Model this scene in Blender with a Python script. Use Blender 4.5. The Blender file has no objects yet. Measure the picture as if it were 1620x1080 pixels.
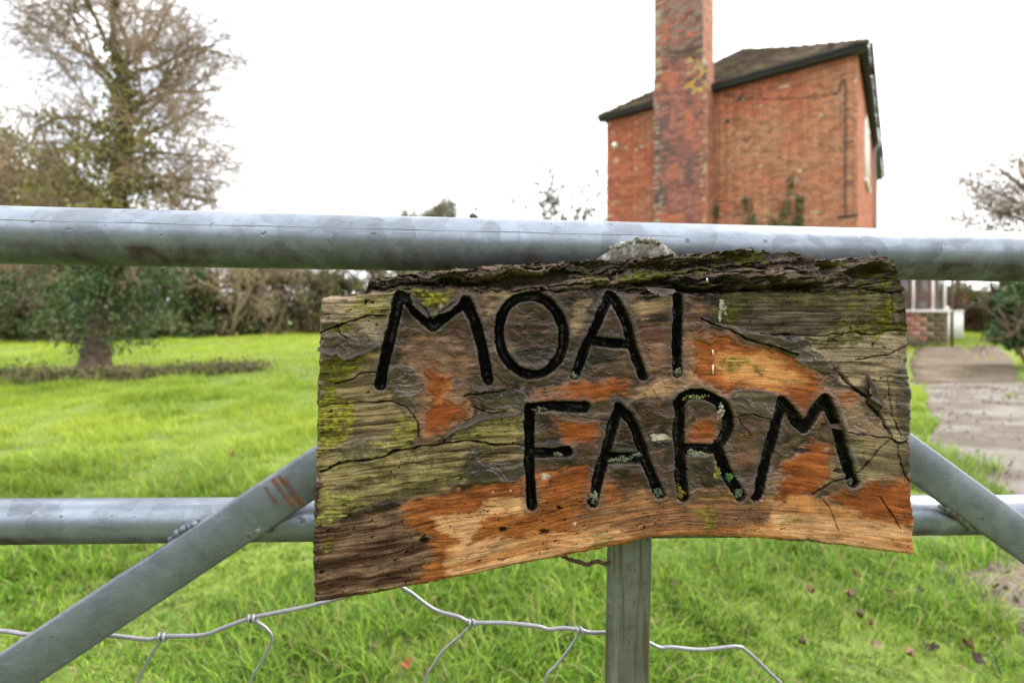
import bpy, math, random
import numpy as np

# ------------------------------------------------------------------ camera, sky, sun, exposure
scene = bpy.context.scene
F, CX, HY, CAMH = 765.0, 810.0, 490.0, 1.10      # focal length and horizon of the 1620x1080 photograph
cam_data = bpy.data.cameras.new('camera')
cam = bpy.data.objects.new('camera', cam_data)
scene.collection.objects.link(cam)
cam.location = (0, 0, CAMH)
cam.rotation_euler = (math.radians(90), 0, 0)
cam_data.sensor_width = 36.0
cam_data.lens = F / 1620 * 36.0
cam_data.shift_y = -(540 - HY) / 1620
cam_data.clip_start = 0.02
cam_data.clip_end = 2000
cam_data.dof.use_dof = True
cam_data.dof.focus_distance = 0.405
cam_data.dof.aperture_fstop = 5.0
scene.camera = cam

SUN_EL, SUN_AZ = 38.0, 62.0                      # azimuth measured clockwise from the view direction
world = bpy.data.worlds.new('World'); scene.world = world
world.use_nodes = True
wn = world.node_tree; wn.nodes.clear()
w_out = wn.nodes.new('ShaderNodeOutputWorld')
sky_t = wn.nodes.new('ShaderNodeTexSky'); sky_t.sky_type = 'NISHITA'; sky_t.sun_disc = False
sky_t.sun_elevation = math.radians(SUN_EL); sky_t.sun_rotation = math.radians(SUN_AZ)
bg_sky = wn.nodes.new('ShaderNodeBackground'); bg_sky.inputs['Strength'].default_value = 0.10
bg_cloud = wn.nodes.new('ShaderNodeBackground')
bg_cloud.inputs['Color'].default_value = (0.97, 0.985, 1.0, 1); bg_cloud.inputs['Strength'].default_value = 0.95
w_mix = wn.nodes.new('ShaderNodeMixShader')
w_tc = wn.nodes.new('ShaderNodeTexCoord')
w_map = wn.nodes.new('ShaderNodeMapping'); w_map.inputs['Scale'].default_value = (1.0, 1.0, 2.2)
w_map.inputs['Location'].default_value = (0.35, 0.1, 0.2)
w_no = wn.nodes.new('ShaderNodeTexNoise'); w_no.inputs['Scale'].default_value = 6.5
w_no.inputs['Detail'].default_value = 6; w_no.inputs['Roughness'].default_value = 0.55
w_ramp = wn.nodes.new('ShaderNodeValToRGB')
w_ramp.color_ramp.elements[0].position = 0.44; w_ramp.color_ramp.elements[0].color = (1, 1, 1, 1)
w_ramp.color_ramp.elements[1].position = 0.60; w_ramp.color_ramp.elements[1].color = (0, 0, 0, 1)
# broken cloud high on the left, closed cloud elsewhere
w_dot = wn.nodes.new('ShaderNodeVectorMath'); w_dot.operation = 'DOT_PRODUCT'; w_dot.inputs[1].default_value = (-0.64, 0.655, 0.40)
w_gap = wn.nodes.new('ShaderNodeMapRange'); w_gap.inputs['From Min'].default_value = 0.93; w_gap.inputs['From Max'].default_value = 0.99; w_gap.inputs['To Max'].default_value = 0.5
w_mul = wn.nodes.new('ShaderNodeMath'); w_mul.operation = 'MULTIPLY'; w_inv = wn.nodes.new('ShaderNodeMath'); w_inv.operation = 'SUBTRACT'; w_inv.inputs[0].default_value = 1.0
wn.links.new(w_tc.outputs['Generated'], w_dot.inputs[0]); wn.links.new(w_dot.outputs['Value'], w_gap.inputs['Value'])
wn.links.new(w_gap.outputs[0], w_mul.inputs[0]); wn.links.new(w_ramp.outputs['Color'], w_mul.inputs[1]); wn.links.new(w_mul.outputs[0], w_inv.inputs[1])
wn.links.new(w_tc.outputs['Generated'], w_map.inputs['Vector'])
wn.links.new(w_map.outputs['Vector'], w_no.inputs['Vector'])
wn.links.new(w_no.outputs['Fac'], w_ramp.inputs['Fac'])
wn.links.new(sky_t.outputs['Color'], bg_sky.inputs['Color'])
wn.links.new(w_inv.outputs[0], w_mix.inputs['Fac'])
wn.links.new(bg_sky.outputs['Background'], w_mix.inputs[1])
wn.links.new(bg_cloud.outputs['Background'], w_mix.inputs[2])
wn.links.new(w_mix.outputs['Shader'], w_out.inputs['Surface'])

sun_data = bpy.data.lights.new('sun', 'SUN')
sun_data.energy = 1.5; sun_data.angle = math.radians(14); sun_data.color = (1.0, 0.94, 0.84)
sun = bpy.data.objects.new('sun', sun_data); scene.collection.objects.link(sun)
sun.rotation_euler = (math.radians(90 - SUN_EL), 0, math.radians(180 - SUN_AZ))
sun.location = (20, 12, 18)

scene.view_settings.view_transform = 'Standard'
scene.view_settings.look = 'None'
scene.view_settings.gamma = 1.0
scene.view_settings.use_curve_mapping = False
scene.view_settings.exposure = 1.65
scene.render.engine = 'CYCLES'
scene.cycles.max_bounces = 8
scene.cycles.transparent_max_bounces = 8
scene.cycles.use_denoising = True
scene.render.resolution_x, scene.render.resolution_y = 1024, 682

# ------------------------------------------------------------------ helpers
COL = scene.collection
rng = np.random.default_rng(7)
random.seed(7)

_T = np.random.default_rng(11).random((16, 256, 256)).astype(np.float32)
def vnoise(x, y, seed=0):
    x = np.asarray(x, dtype=np.float64) + seed * 37.13; y = np.asarray(y, dtype=np.float64) + seed * 17.7
    xi = np.floor(x); yi = np.floor(y); fx = x - xi; fy = y - yi
    fx = fx * fx * (3 - 2 * fx); fy = fy * fy * (3 - 2 * fy)
    xi = xi.astype(np.int64); yi = yi.astype(np.int64)
    t = _T[seed % 16]
    a = t[xi & 255, yi & 255]; b = t[(xi + 1) & 255, yi & 255]
    c = t[xi & 255, (yi + 1) & 255]; d = t[(xi + 1) & 255, (yi + 1) & 255]
    return (a * (1 - fx) + b * fx) * (1 - fy) + (c * (1 - fx) + d * fx) * fy
def fbm(x, y, seed=0, oct=4, gain=0.5):
    s = 0; a = 1.0; n = 0
    for i in range(oct):
        s = s + a * vnoise(x * 2**i, y * 2**i, seed + i); n += a; a *= gain
    return s / n                                        # 0..1, mean .5
def sstep(a, b, x):
    t = np.clip((x - a) / (b - a), 0, 1); return t * t * (3 - 2 * t)

class Geo:
    """collects vertices, faces and vertex colours for ONE mesh object"""
    def __init__(s): s.v = []; s.q = []; s.t = []; s.c = []; s.n = 0
    def add(s, v, q=None, t=None, c=None):
        v = np.asarray(v, dtype=np.float64).reshape(-1, 3)
        s.v.append(v)
        if q is not None and len(q): s.q.append(np.asarray(q, dtype=np.int64).reshape(-1, 4) + s.n)
        if t is not None and len(t): s.t.append(np.asarray(t, dtype=np.int64).reshape(-1, 3) + s.n)
        if c is None: c = (1, 1, 1)
        c = np.asarray(c, dtype=np.float64)
        if c.ndim == 1: c = np.tile(c[:3], (len(v), 1))
        s.c.append(c[:, :3]); s.n += len(v)
    def build(s, name, mat, parent=None, smooth=False, kind=None, label=None):
        v = np.concatenate(s.v) if s.v else np.zeros((0, 3))
        q = np.concatenate(s.q) if s.q else np.zeros((0, 4), np.int64)
        t = np.concatenate(s.t) if s.t else np.zeros((0, 3), np.int64)
        me = mesh_np(name, v, q, t, smooth, np.concatenate(s.c) if s.c else None)
        me.materials.append(mat)
        return link(name, me, parent, kind, label)
def mesh_np(name, v, q, t, smooth=False, c=None):
    me = bpy.data.meshes.new(name)
    me.vertices.add(len(v)); me.vertices.foreach_set('co', np.ascontiguousarray(v, dtype=np.float32).ravel())
    nl = len(q) * 4 + len(t) * 3
    me.loops.add(nl); me.polygons.add(len(q) + len(t))
    me.loops.foreach_set('vertex_index', np.concatenate([q.ravel(), t.ravel()]).astype(np.int32))
    st = np.concatenate([np.arange(len(q)) * 4, len(q) * 4 + np.arange(len(t)) * 3]).astype(np.int32)
    me.polygons.foreach_set('loop_start', st)
    if smooth: me.polygons.foreach_set('use_smooth', np.ones(len(q) + len(t), dtype=bool))
    me.update(calc_edges=True)
    if c is not None:
        at = me.attributes.new('col', 'FLOAT_COLOR', 'POINT')
        cc = np.ones((len(v), 4), np.float32); cc[:, :3] = c
        at.data.foreach_set('color', cc.ravel())
    return me
def link(name, data, parent=None, kind=None, label=None):
    o = bpy.data.objects.new(name, data); COL.objects.link(o)
    if parent is not None: o.parent = parent
    if kind: o['kind'] = kind
    if label: o['label'] = label
    return o
def tag(o, label, cat, group=None, kind=None):
    o['label'] = label; o['category'] = cat
    if group: o['group'] = group
    if kind: o['kind'] = kind
    return o
def thing(name, label, cat, loc=(0, 0, 0), rz=0.0, group=None):
    o = bpy.data.objects.new(name, None); COL.objects.link(o)
    o.location = loc; o.rotation_euler = (0, 0, rz); o.empty_display_size = 0.1
    return tag(o, label, cat, group)
def w2l(p, loc, rz):
    p = np.asarray(p, dtype=np.float64) - np.asarray(loc, dtype=np.float64)
    c, s = math.cos(-rz), math.sin(-rz)
    return np.stack([p[..., 0] * c - p[..., 1] * s, p[..., 0] * s + p[..., 1] * c, p[..., 2]], -1)

BOXQ = np.array([[0, 3, 2, 1], [4, 5, 6, 7], [0, 1, 5, 4], [1, 2, 6, 5], [2, 3, 7, 6], [3, 0, 4, 7]])
def box(g, x0, x1, y0, y1, z0, z1, c=None, skip=()):
    v = np.array([[x0, y0, z0], [x1, y0, z0], [x1, y1, z0], [x0, y1, z0], [x0, y0, z1], [x1, y0, z1], [x1, y1, z1], [x0, y1, z1]], dtype=float)
    g.add(v, [f for i, f in enumerate(BOXQ) if i not in skip], None, c)
def tube(g, pts, radii, sides=8, c=None, cap=True):
    pts = np.asarray(pts, dtype=float); n = len(pts)
    radii = np.broadcast_to(np.asarray(radii, dtype=float), (n,))
    tan = np.gradient(pts, axis=0); tan /= np.linalg.norm(tan, axis=1, keepdims=True) + 1e-12
    ref = np.array([0, 0, 1.0]) if abs(tan[0][2]) < 0.9 else np.array([1.0, 0, 0])
    a = np.cross(tan[0], ref); a /= np.linalg.norm(a)
    A = np.zeros((n, 3))
    for i in range(n):
        a = a - tan[i] * np.dot(a, tan[i]); a /= np.linalg.norm(a) + 1e-12; A[i] = a
    B = np.cross(tan, A)
    th = np.arange(sides) * 2 * math.pi / sides
    v = pts[:, None, :] + radii[:, None, None] * (np.cos(th)[None, :, None] * A[:, None, :] + np.sin(th)[None, :, None] * B[:, None, :])
    i = np.arange(n - 1)[:, None] * sides; j = np.arange(sides)[None, :]; j2 = (j + 1) % sides
    q = np.stack([i + j, i + j2, i + sides + j2, i + sides + j], -1).reshape(-1, 4)
    v = v.reshape(-1, 3); t = None
    if cap:
        v = np.concatenate([v, pts[:1], pts[-1:]]); m = n * sides
        jj = np.arange(sides); k2 = (jj + 1) % sides
        t = np.concatenate([np.stack([np.full(sides, m), k2, jj], -1), np.stack([np.full(sides, m + 1), (n - 1) * sides + jj, (n - 1) * sides + k2], -1)])
    if c is not None and np.asarray(c).ndim == 2 and len(c) == n:
        c = np.repeat(np.asarray(c), sides, axis=0)
        if cap: c = np.concatenate([c, c[:1], c[-1:]])
    g.add(v, q, t, c)
def smooth_line(pts, n=8):
    """Catmull-Rom through the points"""
    p = np.asarray(pts, dtype=float); p = np.concatenate([2 * p[:1] - p[1:2], p, 2 * p[-1:] - p[-2:-1]])
    out = []
    for i in range(1, len(p) - 2):
        for k in range(n):
            t = k / n
            out.append(0.5 * (2 * p[i] + (p[i + 1] - p[i - 1]) * t + (2 * p[i - 1] - 5 * p[i] + 4 * p[i + 1] - p[i + 2]) * t**2 + (3 * p[i] - p[i - 1] - 3 * p[i + 1] + p[i + 2]) * t**3))
    out.append(p[-2]); return np.array(out)

def leaves(g, pos, size, colors, r, up=0.0, elong=1.6):
    """folded leaf-shaped faces (two quads each) at pos"""
    n = len(pos); size = np.broadcast_to(np.asarray(size, dtype=float), (n,))
    d = r.normal(size=(n, 3)); d[:, 2] -= up; d /= np.linalg.norm(d, axis=1, keepdims=True)
    e = np.cross(d, r.normal(size=(n, 3))); e /= np.linalg.norm(e, axis=1, keepdims=True) + 1e-9
    f = np.cross(d, e)
    L = (size * elong * 0.5)[:, None]; W = (size * 0.5)[:, None]
    fold = W * 0.35
    v = np.stack([pos - d * L, pos - d * L * 0.1 + e * W + f * fold, pos + d * L, pos - d * L * 0.1 - e * W + f * fold], 1)
    b = np.arange(n)[:, None] * 4
    t = np.concatenate([b + [0, 1, 2], b + [0, 2, 3]])
    g.add(v.reshape(-1, 3), None, t, np.repeat(colors, 4, axis=0))
def leafcols(r, n, cols, wts, var=0.25):
    cols = np.asarray(cols, dtype=float); idx = r.choice(len(cols), n, p=np.asarray(wts) / np.sum(wts))
    return cols[idx] * (1 + var * r.normal(size=(n, 1))).clip(0.4, 1.8)

# ------------------------------------------------------------------ materials
class M:
    """tiny wrapper to write node materials compactly"""
    def __init__(s, name):
        s.m = bpy.data.materials.new(name); s.m.use_nodes = True
        s.t = s.m.node_tree; s.b = s.t.nodes['Principled BSDF']; s.out = s.t.nodes['Material Output']
    def n(s, typ, out=0, **kw):
        nd = s.t.nodes.new('ShaderNode' + typ)
        for k, v in kw.items():
            if k.startswith('_'): setattr(nd, k[1:], v); continue
            key = int(k[1:]) if k[0] == 'i' and k[1:].isdigit() else k
            inp = nd.inputs[key]
            if isinstance(v, bpy.types.NodeSocket): s.t.links.new(v, inp)
            else: inp.default_value = v
        return nd.outputs[out]
    def set(s, key, v):
        inp = s.b.inputs[key]
        if isinstance(v, bpy.types.NodeSocket): s.t.links.new(v, inp)
        else: inp.default_value = v
    def attr(s, name='col'): return s.n('Attribute', _attribute_name=name)
    def obj(s): return s.n('TexCoord', 3)
    def pos(s): return s.n('NewGeometry', 0)
    def mapping(s, vec, scale=(1, 1, 1), loc=(0, 0, 0), rot=(0, 0, 0)): return s.n('Mapping', Vector=vec, Scale=scale, Location=loc, Rotation=rot)
    def noise(s, vec, scale, detail=4, rough=0.55, out=0): return s.n('TexNoise', out, Vector=vec, Scale=scale, Detail=detail, Roughness=rough)
    def ramp(s, fac, stops):
        nd = s.t.nodes.new('ShaderNodeValToRGB'); s.t.links.new(fac, nd.inputs[0])
        cr = nd.color_ramp
        while len(cr.elements) < len(stops): cr.elements.new(0.5)
        for e, (p, c) in zip(cr.elements, stops):
            e.position = p; e.color = (*c, 1) if not isinstance(c, (int, float)) else (c, c, c, 1)
        return nd.outputs[0]
    def mix(s, fac, a, b, mode='MIX'):
        nd = s.t.nodes.new('ShaderNodeMix'); nd.data_type = 'RGBA'; nd.blend_type = mode
        for i, v in ((0, fac), (6, a), (7, b)):
            if isinstance(v, bpy.types.NodeSocket): s.t.links.new(v, nd.inputs[i])
            elif i == 0: nd.inputs[0].default_value = v
            else: nd.inputs[i].default_value = (*v, 1)
        return nd.outputs[2]
    def math(s, op, a, b=0.0, clamp=False): return s.n('Math', _operation=op, _use_clamp=clamp, i0=a, i1=b)
    def bump(s, h, strength=0.3, dist=0.002, normal=None):
        kw = dict(Height=h, Strength=strength, Distance=dist)
        if normal is not None: kw['Normal'] = normal
        return s.n('Bump', **kw)

def simple(name, col, rough=0.6, metal=0.0, nscale=30, var=0.25, bump=0.2, bdist=0.002, spec=0.5):
    m = M(name); p = m.obj()
    f = m.noise(p, nscale, 5)
    c = m.mix(f, tuple(x * (1 - var) for x in col), tuple(min(1, x * (1 + var)) for x in col))
    m.set('Base Color', c); m.set('Roughness', rough); m.set('Metallic', metal); m.set('Specular IOR Level', spec)
    m.set('Normal', m.bump(f, bump, bdist))
    return m.m
def leaf_mat(name, rough=0.5, trans=0.35, spec=0.35):
    m = M(name); a = m.attr()
    m.set('Base Color', a); m.set('Roughness', rough); m.set('Specular IOR Level', spec)
    tr = m.t.nodes.new('ShaderNodeBsdfTranslucent'); m.t.links.new(a, tr.inputs['Color'])
    mx = m.t.nodes.new('ShaderNodeMixShader'); mx.inputs[0].default_value = trans
    m.t.links.new(m.b.outputs[0], mx.inputs[1]); m.t.links.new(tr.outputs[0], mx.inputs[2])
    m.t.links.new(mx.outputs[0], m.out.inputs['Surface'])
    return m.m

MAT = {}
# galvanised steel
def galvanised(name, tint=(0.21, 0.238, 0.282), algae_shade=1.0, seam=False, spangle=38, metal=0.8, amt=0.17):
    m = M(name); p = m.obj()
    warp = m.noise(p, 18, 3, 0.5, out=1)
    pv = m.n('VectorMath', _operation='MULTIPLY_ADD', i0=warp, i1=(0.055, 0.055, 0.055), i2=p)
    vor = m.n('TexVoronoi', 1, Vector=m.mapping(pv, (1, 1, 1)), Scale=spangle)
    cell = m.n('SeparateColor', 0, Color=vor)
    n1 = m.noise(m.mapping(p, (3, 3, 3)), 9, 6, 0.6)
    n2 = m.noise(p, 240, 4, 0.6)
    n3 = m.noise(m.mapping(p, (30, 160, 160)), 3, 5, 0.65)
    v = m.math('ADD', m.math('MULTIPLY', cell, amt), m.math('MULTIPLY', n1, 0.55))
    v = m.math('ADD', v, m.math('MULTIPLY', n3, 0.24))
    base = m.ramp(v, [(0.25, tuple(x * 0.5 for x in tint)), (0.5, tint), (0.75, tuple(min(1, x * 1.42) for x in tint))])
    # small dark pits and scratches
    pits = m.ramp(m.noise(p, 95, 2, 0.4), [(0.72, 0.0), (0.76, 1.0)])
    base = m.mix(m.math('MULTIPLY', pits, 0.55), base, (0.06, 0.06, 0.065))
    scr = m.ramp(m.noise(m.mapping(p, (9, 60, 300), rot=(0, 0.35, 0)), 3, 3, 0.6), [(0.62, 0.0), (0.70, 1.0)])
    base = m.mix(m.math('MULTIPLY', scr, 0.35), base, tuple(min(1, x * 1.9) for x in tint))
    grime = m.ramp(m.noise(p, 55, 6, 0.75), [(0.55, 0.0), (0.72, 0.65)])
    base = m.mix(grime, base, tuple(x * 0.5 for x in tint))
    # underside darkened by normal: painted shade together with algae and grime
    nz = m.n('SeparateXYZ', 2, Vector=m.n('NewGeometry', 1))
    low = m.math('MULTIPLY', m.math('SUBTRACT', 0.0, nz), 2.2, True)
    gr = m.math('MULTIPLY', m.math('MULTIPLY', low, m.ramp(m.noise(p, 26, 6, 0.7), [(0.3, 0.15), (0.65, 1.0)])), algae_shade, True)
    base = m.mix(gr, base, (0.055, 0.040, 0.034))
    if seam:
        pass
    m.set('Base Color', base)
    m.set('Metallic', m.math('SUBTRACT', metal, gr, True))
    m.set('Roughness', m.math('ADD', m.ramp(v, [(0.2, 0.50), (0.8, 0.34)]), m.math('MULTIPLY', gr, 0.4), True)); m.set('Specular IOR Level', m.math('SUBTRACT', 0.5, m.math('MULTIPLY', gr, 0.4)))
    h = m.math('ADD', m.math('MULTIPLY', n2, 0.25), m.math('SUBTRACT', m.math('MULTIPLY', n1, 0.8), pits))
    m.set('Normal', m.bump(h, 0.35, 0.0012))
    return m.m
MAT['galv'] = galvanised('galvanised_tube')
MAT['galv_flat'] = galvanised('galvanised_flat_bar', (0.170, 0.188, 0.226), 0.3, spangle=75, metal=0.45, amt=0.07)
def dirty_flat():
    m = M('grimy_flat_bar'); p = m.obj()
    n = m.noise(p, 14, 6, 0.7); n2 = m.noise(p, 190, 3, 0.6); n3 = m.noise(m.mapping(p, (60, 60, 4)), 2, 4)
    c = m.ramp(n, [(0.3, (0.06, 0.062, 0.05)), (0.55, (0.13, 0.135, 0.122)), (0.75, (0.20, 0.212, 0.208))])
    c = m.mix(m.ramp(n2, [(0.60, 0.0), (0.70, 0.9)]), c, (0.05, 0.05, 0.04))
    c = m.mix(m.ramp(n3, [(0.50, 0.0), (0.60, 0.85)]), c, (0.07, 0.055, 0.03))
    c = m.mix(m.ramp(m.noise(m.mapping(p, (35, 35, 2)), 2, 5), [(0.56, 0.0), (0.66, 0.5)]), c, (0.30, 0.31, 0.31))
    m.set('Base Color', c); m.set('Metallic', 0.3); m.set('Roughness', 0.55)
    m.set('Normal', m.bump(m.math('ADD', n2, n), 0.4, 0.001)); return m.m
MAT['grimy'] = dirty_flat()
MAT['wire'] = simple('galvanised_wire', (0.27, 0.265, 0.29), 0.42, 0.5, 160, 0.3, 0.2, 0.0004)
MAT['rust_wire'] = simple('rusty_wire', (0.10, 0.055, 0.035), 0.8, 0.1, 220, 0.5, 0.6, 0.0008)
m = M('rust_run'); p = m.obj(); n1 = m.noise(p, 120, 5, 0.7)
m.set('Base Color', m.ramp(n1, [(0.35, (0.10, 0.045, 0.025)), (0.65, (0.24, 0.085, 0.03))])); m.set('Roughness', 0.8); m.set('Alpha', m.ramp(n1, [(0.36, 0.1), (0.62, 0.8)])); MAT['rust'] = m.m
MAT['leaf'] = leaf_mat('leaf')
MAT['ivy'] = leaf_mat('ivy_leaf', 0.4, 0.2, 0.4)
MAT['grass'] = leaf_mat('grass_blade', 0.5, 0.48, 0.22)
def bark_mat(name, col=(0.12, 0.09, 0.06)):
    m = M(name); a = m.attr(); p = m.pos()
    n = m.noise(m.mapping(p, (1, 1, 0.3)), 14, 6, 0.7)
    m.set('Base Color', m.mix(1.0, a, m.ramp(n, [(0.3, 0.55), (0.7, 1.35)]), 'MULTIPLY')); m.set('Roughness', 0.9)
    m.set('Normal', m.bump(n, 0.8, 0.02)); return m.m
MAT['bark'] = bark_mat('tree_bark')
def vcol_mat(name, rough=0.8, nscale=40, var=0.3, bump=0.4, bdist=0.004, spec=0.3, metal=0.0):
    m = M(name); a = m.attr(); p = m.pos()
    n = m.noise(p, nscale, 6, 0.65)
    m.set('Base Color', m.mix(1.0, a, m.ramp(n, [(0.25, 1 - var), (0.75, 1 + var)]), 'MULTIPLY'))
    m.set('Roughness', rough); m.set('Specular IOR Level', spec); m.set('Metallic', metal)
    m.set('Normal', m.bump(n, bump, bdist)); return m.m
MAT['brick'] = vcol_mat('brick', 0.9, 30, 0.35, 0.5, 0.006)
MAT['tile'] = vcol_mat('roof_tile', 0.9, 12, 0.4, 0.5, 0.01)
MAT['mortar'] = simple('lime_mortar', (0.30, 0.225, 0.16), 0.95, 0, 25, 0.3, 0.5, 0.004)
MAT['black_trim'] = simple('black_painted_timber', (0.014, 0.013, 0.013), 0.6, 0, 12, 0.3)
MAT['white_paint'] = simple('white_paint', (0.75, 0.74, 0.71), 0.5, 0, 9, 0.08)
MAT['cement'] = simple('cement_render', (0.38, 0.35, 0.30), 0.9, 0, 9, 0.35, 0.4, 0.006)
MAT['terracotta'] = simple('terracotta', (0.33, 0.10, 0.055), 0.8, 0, 18, 0.3)
def glass():
    m = M('window_glass'); m.set('Base Color', (0.10, 0.10, 0.11, 1)); m.set('Roughness', 0.06); m.set('Specular IOR Level', 0.9); m.set('Metallic', 0.0)
    m.set('Alpha', 0.55); return m.m
MAT['glass'] = glass()
# ------------------------------------------------------------------ ground, path
def ground_pt(px, py):
    d = F * CAMH / (py - HY); return np.array([(px - CX) / F * d, d, 0.0])
def at(px, py, d): return np.array([(px - CX) / F * d, d, CAMH - (py - HY) / F * d])
def gz(x, y):
    a = sstep(2.0, -1.0, np.asarray(x, dtype=float) - 0.15 * np.asarray(y, dtype=float))
    far = sstep(60, 25, np.abs(y))
    return a * far * ((fbm(x * 0.35, y * 0.35, 3, 3) - 0.5) * 0.22 + (fbm(x * 2.2, y * 2.2, 5, 3) - 0.5) * 0.06)

# path outline in plan (metres); concrete slabs near the porch, trodden mud and grit nearer the gate
PATH_L = np.array([[2.35, 1.0], [2.55, 2.2], [3.3, 3.75], [5.45, 6.3], [6.15, 7.6], [8.5, 10.5], [11.6, 14.0]])
PATH_R = np.array([[4.2, 0.8], [4.6, 2.2], [5.5, 4.0], [7.3, 6.7], [8.1, 7.6], [11.1, 10.6], [14.4, 14.2]])
def path_bounds(y):
    return np.interp(y, PATH_L[:, 1], PATH_L[:, 0]), np.interp(y, PATH_R[:, 1], PATH_R[:, 0])
def on_path(x, y, pad=0.0):
    l, r = path_bounds(y)
    w = (fbm(x * 1.5, y * 1.5, 8, 3) - 0.5) * 0.55
    return (x > l + w - pad) & (x < r + w + pad) & (y < 14.3)
def mudness(x, y):
    """bare trodden earth beside the path, at the right near the gate"""
    c = sstep(1.25, 2.0, x + (fbm(x * 3, y * 3, 9, 3) - 0.5) * 1.5 - 0.30 * (y - 1.5)) * sstep(3.4, 2.2, y)
    return c

ax = np.sinh(np.linspace(-6.2, 6.2, 241)); ax = ax / ax.max() * 400
ay = np.sinh(np.linspace(-6.2, 6.2, 241)); ay = ay / ay.max() * 400 + 3
GX, GY = np.meshgrid(ax, ay)
gv = np.stack([GX, GY, gz(GX, GY)], -1).reshape(-1, 3)
i, j = np.meshgrid(np.arange(240), np.arange(240)); b = (j * 241 + i).ravel()
g = Geo(); g.add(gv, np.stack([b, b + 1, b + 242, b + 241], -1))
m = M('lawn_soil'); p = m.pos()
n1 = m.noise(p, 1.3, 5, 0.6); n2 = m.noise(p, 22, 6, 0.7)
c = m.ramp(n2, [(0.3, (0.05, 0.07, 0.014)), (0.55, (0.12, 0.18, 0.024)), (0.75, (0.2, 0.21, 0.06))])
c = m.mix(m.ramp(n1, [(0.42, 0.0), (0.72, 0.6)]), c, (0.28, 0.34, 0.035))
m.set('Base Color', c); m.set('Roughness', 0.95); m.set('Normal', m.bump(n2, 0.8, 0.03)); MAT['lawn'] = m.m
ground = g.build('ground', MAT['lawn'], smooth=True, kind='structure')

def sheet(name, ylo, yhi, z, mat, nx=24, ny=80, edge=0.5, fn=None):
    ys = np.linspace(ylo, yhi, ny); s = np.linspace(0, 1, nx)
    Y, S = np.meshgrid(ys, s, indexing='ij')
    l, r = path_bounds(Y)
    w = (fbm(l * 1.5, Y * 1.5, 8, 3) - 0.5) * 0.55 * edge
    X = l + (r - l) * S + w
    Z = z + (fbm(X * 5, Y * 5, 2, 3) - 0.5) * (0.012 if fn is None else fn)
    a = (np.arange(ny - 1)[:, None] * nx + np.arange(nx - 1)[None, :]).ravel()
    g = Geo(); g.add(np.stack([X, Y, Z], -1).reshape(-1, 3), np.stack([a, a + 1, a + nx + 1, a + nx], -1))
    return g.build(name, mat, smooth=True, kind='structure')
m = M('trodden_mud'); p = m.pos()
n1 = m.noise(p, 2.2, 5, 0.6); n2 = m.noise(p, 30, 6, 0.75); vo = m.n('TexVoronoi', 1, Vector=p, Scale=55.0)
c = m.ramp(n2, [(0.28, (0.040, 0.031, 0.025)), (0.5, (0.105, 0.084, 0.067)), (0.72, (0.22, 0.185, 0.155))])
c = m.mix(m.ramp(n1, [(0.45, 0.0), (0.65, 0.75)]), c, (0.18, 0.157, 0.138))
c = m.mix(m.math('MULTIPLY', m.n('SeparateColor', 0, Color=vo), 0.35), c, (0.10, 0.075, 0.055))
m.set('Base Color', c); m.set('Roughness', m.ramp(m.noise(m.mapping(p, (0.7, 1.4, 1)), 1.5, 4), [(0.46, 0.9), (0.60, 0.38)])); m.set('Specular IOR Level', 0.3); m.set('Normal', m.bump(n2, 0.9, 0.02)); MAT['mud'] = m.m
path = sheet('path', 0.9, 7.3, 0.012, MAT['mud'])
m = M('old_concrete'); p = m.pos()
n1 = m.noise(p, 1.6, 6, 0.6); n2 = m.noise(p, 45, 5, 0.7)
c = m.ramp(n1, [(0.3, (0.06, 0.045, 0.028)), (0.5, (0.125, 0.093, 0.065)), (0.7, (0.19, 0.152, 0.118))])
c = m.mix(m.ramp(n2, [(0.55, 0.0), (0.75, 0.5)]), c, (0.14, 0.11, 0.07))
m.set('Base Color', c); m.set('Roughness', 0.9); m.set('Specular IOR Level', 0.15); m.set('Normal', m.bump(n2, 0.5, 0.008)); MAT['concrete'] = m.m
for (a, b_, z) in ((7.28, 9.15, 0.03), (9.2, 11.2, 0.035), (11.25, 14.2, 0.03)):
    ny, nx = 14, 10
    ys = np.linspace(a, b_, ny); S = np.linspace(0, 1, nx)
    Y, S = np.meshgrid(ys, S, indexing='ij'); l, r = path_bounds(Y)
    X = l + (r - l) * S + (vnoise(Y * 3, S * 0 + a, 4) - 0.5) * 0.1
    Yy = Y + (S - 0.5) * 0.35
    top = np.stack([X, Yy, z + (fbm(X * 2, Y * 2, 2) - 0.5) * 0.012], -1).reshape(-1, 3)
    q = (np.arange(ny - 1)[:, None] * nx + np.arange(nx - 1)[None, :]).ravel(); q = np.stack([q, q + 1, q + nx + 1, q + nx], -1)
    rim = np.concatenate([np.arange(nx), np.arange(1, ny) * nx + nx - 1, (ny - 1) * nx + np.arange(nx - 2, -1, -1), np.arange(ny - 2, 0, -1) * nx])
    low = top[rim].copy(); low[:, 2] = -0.03
    k = np.arange(len(rim)); k2 = (k + 1) % len(rim); N0 = len(top)
    sk = np.stack([rim[k], N0 + k, N0 + k2, rim[k2]], -1)
    g = Geo(); g.add(np.concatenate([top, low]), np.concatenate([q, sk])); g.build('slab', MAT['concrete'], path)

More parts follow.
